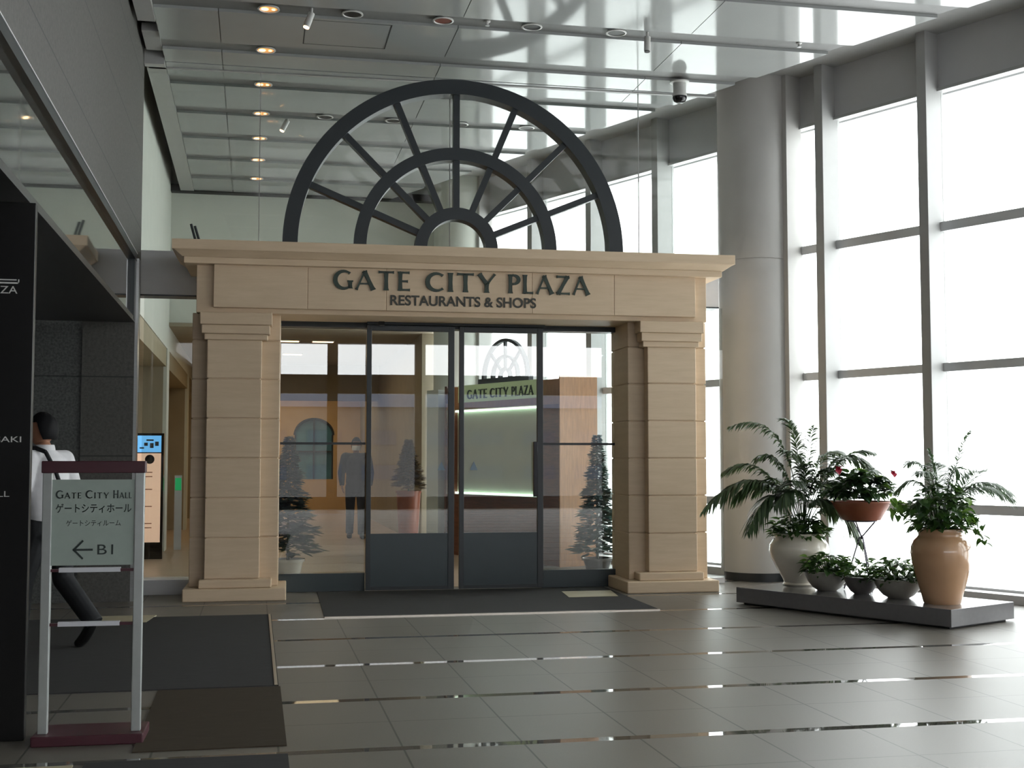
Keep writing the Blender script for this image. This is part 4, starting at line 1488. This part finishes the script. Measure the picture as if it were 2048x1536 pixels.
def hair_cap(mb, c, rot, h=0.235, low=-0.062):
    seg, rings = 40, 22
    vs, fs = [], []
    for i in range(rings + 1):
        for k in range(seg):
            a = 2 * PI * k / seg
            y = math.cos(a)
            zl = low + (0.122 if y > 0.35 else (0.122 * (y + 0.15) / 0.5 if y > -0.15 else 0))   # hairline: brow in front, nape behind
            z0 = zl / (h / 2)
            t0 = math.acos(max(-1, min(1, -z0)))
            th = PI + (t0 - PI) * i / rings
            x, yy, z = math.sin(th) * math.sin(a), math.sin(th) * math.cos(a), -math.cos(th)
            wob = 1.0 + 0.012 * math.sin(9 * a + 5 * th)
            vs.append(rot @ Vector((x * 0.092 * wob, yy * (0.120 if yy < 0 else 0.100) * wob, z * (h / 2 + 0.016) * wob)) + Vector(c))
    for i in range(rings):
        for k in range(seg):
            k2 = (k + 1) % seg
            fs.append((i * seg + k, i * seg + k2, (i + 1) * seg + k2, (i + 1) * seg + k))
    n = len(vs)
    inner = [Vector(c) + (Vector(v) - Vector(c)) * 0.86 for v in vs]
    fs2 = [tuple(j + n for j in f[::-1]) for f in fs]
    rim = [(rings * seg + k, rings * seg + (k + 1) % seg, n + rings * seg + (k + 1) % seg, n + rings * seg + k) for k in range(seg)]
    mb.add(vs + inner, fs + fs2 + rim, True)


def hand_chains(wrist, d, palm_n, side):
    """palm and five separate curled fingers; d points along the hand"""
    d = Vector(d).normalized()
    n = Vector(palm_n).normalized()
    s = d.cross(n).normalized() * side
    wrist = Vector(wrist)
    chains = []
    knuck = wrist + d * 0.085
    chains.append([(tuple(wrist), (0.020, 0.026)), (tuple(wrist + d * 0.045), (0.016, 0.036)), (tuple(knuck), (0.014, 0.038))])
    fing = []
    for j, (o_, L) in enumerate(((-0.030, 0.070), (-0.010, 0.080), (0.011, 0.076), (0.030, 0.060))):
        b = wrist + d * 0.075 + s * o_
        fing.append([(tuple(b), 0.0095), (tuple(b + d * L * 0.45 + n * 0.006), 0.009), (tuple(b + d * L * 0.78 + n * 0.022), 0.0082), (tuple(b + d * L * 0.95 + n * 0.040), 0.0072)])
    b = wrist + d * 0.028 - s * 0.026
    fing.append([(tuple(b), 0.012), (tuple(b + d * 0.028 - s * 0.022 + n * .008), 0.0105), (tuple(b + d * 0.058 - s * 0.026 + n * 0.02), 0.009)])
    return chains, fing


def person(label, loc, rz, J, headyaw, up_mat, low_mat, jacket, extras):
    t = thing('person', label, 'person', loc, rz)
    pel, neck, head = Vector(J['pelvis']), Vector(J['neck']), Vector(J['head'])
    chest = pel.lerp(neck, 0.68)
    waist = pel.lerp(neck, 0.25)
    body = MB()
    tor = [(tuple(pel), (0.118, 0.085)), (tuple(waist), (0.118, 0.084)), (tuple(chest), (0.125, 0.080)), (tuple(neck), 0.060), (tuple(head - Vector((0, 0.01, 0.07))), 0.055)]
    limbs = []
    for s in ('l', 'r'):
        hp, kn, an, ba, to = [Vector(J[x + s]) for x in ('hip', 'knee', 'ankle', 'ball', 'toe')]
        limbs.append([(tuple(pel), (0.118, 0.085)), (tuple(hp), 0.078), (tuple(hp.lerp(kn, .5)), 0.074), (tuple(kn), 0.056), (tuple(kn.lerp(an, .35)), 0.056), (tuple(an), 0.040)])
        limbs.append([(tuple(an), 0.040), (tuple(ba), (0.030, 0.024)), (tuple(to), 0.015)])
        sh, el, wr = [Vector(J[x + s]) for x in ('sh', 'el', 'wr')]
        limbs.append([(tuple(chest), (0.125, 0.080)), (tuple(sh), 0.050), (tuple(sh.lerp(el, .5)), 0.047), (tuple(el), 0.040), (tuple(el.lerp(wr, .4)), 0.038), (tuple(wr), 0.027)])
    mesh_parts(skin_mesh([tor] + limbs), body)
    for s, sg in (('l', -1), ('r', 1)):
        wr, el = Vector(J['wr' + s]), Vector(J['el' + s])
        d = (wr - el).normalized()
        ch, fing = hand_chains(wr - d * 0.01, d, Vector((-sg, 0.15, 0)), sg)
        mesh_parts(skin_mesh(ch, 2), body)
        for f in fing:
            mesh_parts(skin_mesh([f], 1), body)
    rot = head_mesh(body, head, headyaw, 0.245)
    remesh_obj(body, 'body', MT['skin'], t, 0.006)
    h = MB()
    hair_cap(h, head, rot, 0.245)
    h.build('hair', MT['hair'], t)
    # clothing: lofted torso, rounded sleeves and legs, merged into one surface each
    def loft(m, rings, seg=32):
        vs, fs = [], []
        for c, rx, ry in rings:
            for k in range(seg):
                q = 2 * PI * k / seg
                vs.append((c[0] + rx * math.cos(q), c[1] + ry * math.sin(q), c[2]))
        for i in range(len(rings) - 1):
            for k in range(seg):
                k2 = (k + 1) % seg
                fs.append((i * seg + k, i * seg + k2, (i + 1) * seg + k2, (i + 1) * seg + k))
        fs += [tuple(range(seg - 1, -1, -1)), tuple((len(rings) - 1) * seg + k for k in range(seg))]
        m.add(vs, fs, True)

    def limb(m, pts, rad):
        for (p, q), (r0, r1) in zip(zip(pts[:-1], pts[1:]), zip(rad[:-1], rad[1:])):
            m.tube([p, p.lerp(q, .5), q], r0, 14, r1)
        for p, r0 in list(zip(pts, rad))[:-1]:
            m.sphere(p, r0 * 1.0, 14, 10)

    g = 0.0 if not jacket else 0.014
    base = pel.z
    hy = (pel.y + neck.y) / 2
    m = MB()
    hem = base - (0.03 if not jacket else 0.14)
    loft(m, [((0, pel.y, hem), .152 + g, .112 + g), ((0, pel.y, base + .06), .168 + g, .124 + g), ((0, hy - .01, base + .17), .160 + g, .118 + g), ((0, hy, base + .32), .178 + g, .138 + g),
             ((0, hy + .01, base + .42), .182 + g, .142 + g), ((0, hy + .012, base + .485), .160 + g, .114 + g), ((0, neck.y - .01, neck.z - .025), .120 + g, .085), ((0, neck.y, neck.z + .005), .080, .078)])
    for s in ('l', 'r'):
        sh, el, wr = [Vector(J[x + s]) for x in ('sh', 'el', 'wr')]
        limb(m, [neck.lerp(sh, .35) - Vector((0, 0, .035)), sh, sh.lerp(el, .5), el, el.lerp(wr, .5), wr.lerp(el, .03)], [.062, .073 + g, .066 + g, .057 + g * .6, .050 + g * .4, .042])
    remesh_obj(m, 'shirt' if not jacket else 'jacket', up_mat, t, 0.008)
    if not jacket:
        col_ = MB().lathe([(0.076, -0.02), (0.079, 0.0), (0.070, 0.04), (0.066, 0.045), (0.066, 0.0)], tuple(neck + Vector((0, 0.0, 0.0))), 28)
        col_.build('collar', up_mat, t)
    m = MB()
    loft(m, [((0, pel.y, base + .02), .166, .122), ((0, pel.y, base - .03), .170, .126), ((0, pel.y, base - .10), .172, .130), ((0, pel.y, base - .17), .120, .095)])
    for s in ('l', 'r'):
        hp, kn, an = [Vector(J[x + s]) for x in ('hip', 'knee', 'ankle')]
        limb(m, [hp, hp.lerp(kn, .5), kn, kn.lerp(an, .4), an - (kn - an).normalized() * 0.022], [.098, .092, .078, .074, .068])
    remesh_obj(m, 'trousers', low_mat, t, 0.008)
    for s in ('l', 'r'):
        an, ba, to = [Vector(J[x + s]) for x in ('ankle', 'ball', 'toe')]
        dn = Vector((0, 0, 1))
        hl = an - (ba - an).normalized() * 0.045 - Vector((0, 0, 0.035))
        m = MB()
        mesh_parts(skin_mesh([[(tuple(hl), (0.040, 0.036)), (tuple(an.lerp(ba, .3) - Vector((0, 0, .02))), (0.043, 0.046)), (tuple(ba), (0.056, 0.042)), (tuple(to + (to - ba).normalized() * 0.03), (0.048, 0.036))], [(tuple(an.lerp(ba, .3) - Vector((0, 0, .02))), (0.043, 0.046)), (tuple(an), 0.046)]]), m)
        m.build('shoe', MT['shoe'], t)
    extras(t, J, head, rot)
    return t


J1 = dict(pelvis=(0, 0, 0.93), neck=(0, 0.045, 1.47), head=(0, 0.075, 1.625),
          hipl=(-0.095, 0.01, 0.89), kneel=(-0.10, 0.13, 0.50), anklel=(-0.10, 0.17, 0.095), balll=(-0.105, 0.29, 0.045), toel=(-0.11, 0.36, 0.035),
          hipr=(0.095, -0.01, 0.89), kneer=(0.10, -0.07, 0.50), ankler=(0.10, -0.36, 0.20), ballr=(0.10, -0.285, 0.075), toer=(0.10, -0.235, 0.035),
          shl=(-0.185, 0.02, 1.405), ell=(-0.24, 0.03, 1.14), wrl=(-0.20, 0.27, 1.06),
          shr=(0.185, 0.02, 1.405), elr=(0.245, -0.05, 1.13), wrr=(0.235, -0.02, 0.90))


def ex1(t, J, head, rot):
    # bag strap over the left shoulder and a slim bag at the hip
    st = MB()
    pts = [(-0.12, 0.16, 0.98), (-0.12, 0.175, 1.12), (-0.125, 0.165, 1.30), (-0.13, 0.10, 1.46), (-0.13, 0.02, 1.493), (-0.12, -0.075, 1.46), (-0.09, -0.145, 1.32), (0.0, -0.155, 1.12), (0.10, -0.14, 0.98)]
    for a, b in zip(pts[:-1], pts[1:]):
        st.tube([a, b], 0.016, 8)
    st.build('bag_strap', MT['trouser'], t)


person('man in a white shirt and dark trousers walking into the opening behind the sign stand', (-1.52, 9.95, 0), R(56), J1, R(36), MT['shirt'], MT['trouser'], False, ex1)

J2 = dict(pelvis=(0, 0, 0.96), neck=(0, 0.0, 1.52), head=(0, 0.03, 1.675),
          hipl=(-0.095, 0, 0.92), kneel=(-0.10, 0.10, 0.51), anklel=(-0.10, 0.10, 0.095), balll=(-0.11, 0.21, 0.045), toel=(-0.115, 0.28, 0.035),
          hipr=(0.095, 0, 0.92), kneer=(0.10, 0.0, 0.51), ankler=(0.105, -0.12, 0.11), ballr=(0.11, -0.01, 0.045), toer=(0.115, 0.06, 0.035),
          shl=(-0.19, 0, 1.45), ell=(-0.26, -0.02, 1.17), wrl=(-0.25, 0.07, 0.94),
          shr=(0.19, 0, 1.45), elr=(0.26, -0.02, 1.17), wrr=(0.25, 0.05, 0.94))


def ex2(t, J, head, rot):
    m = MB()
    vs, fs = [], []
    for i in range(9):
        for k in range(11):
            a = R(-75 + 150 * k / 10)
            z = -0.105 + 0.085 * i / 8
            bul = 0.104 + 0.020 * math.cos(a) ** 6 * math.sin(PI * i / 8)
            vs.append(rot @ Vector((0.082 * math.sin(a), bul * math.cos(a), z)) + head)
    for i in range(8):
        for k in range(10):
            fs.append((i * 11 + k, i * 11 + k + 1, (i + 1) * 11 + k + 1, (i + 1) * 11 + k))
    m.add(vs, fs, True)
    o = m.build('face_mask', MT['mask'], t)
    sd = o.modifiers.new('thick', 'SOLIDIFY')
    sd.thickness = 0.003


person('person in dark clothes and a white face mask walking towards the doors inside', (1.78, 22.6, 0), R(178), J2, 0, MT['suit'], MT['suit'], True, ex2)

# ================================================================== AREA LIGHTS for the interior beyond the doors
def area(name, loc, sx, sy, power, col, rot=(0, 0, 0)):
    l = bpy.data.lights.new(name, 'AREA')
    l.shape = 'RECTANGLE'
    l.size, l.size_y = sx, sy
    l.energy = power
    l.color = col
    o = bpy.data.objects.new(name, l)
    COL.objects.link(o)
    o.location = loc
    o.rotation_euler = rot
    return o


area('corridor_lamp', (0.7, 24.0, 3.44), 2.0, 4.0, 17, (1.0, 0.74, 0.45))
area('corridor_lamp', (0.7, 30.5, 3.44), 2.0, 3.0, 22, (1.0, 0.74, 0.45))
for y in (16.5, 22.5):
    area('bay_fill', (-1.62, y, 2.82), 0.4, 2.0, 1.6, (1.0, 0.85, 0.62))  # unseen fill light added to brighten the left bays
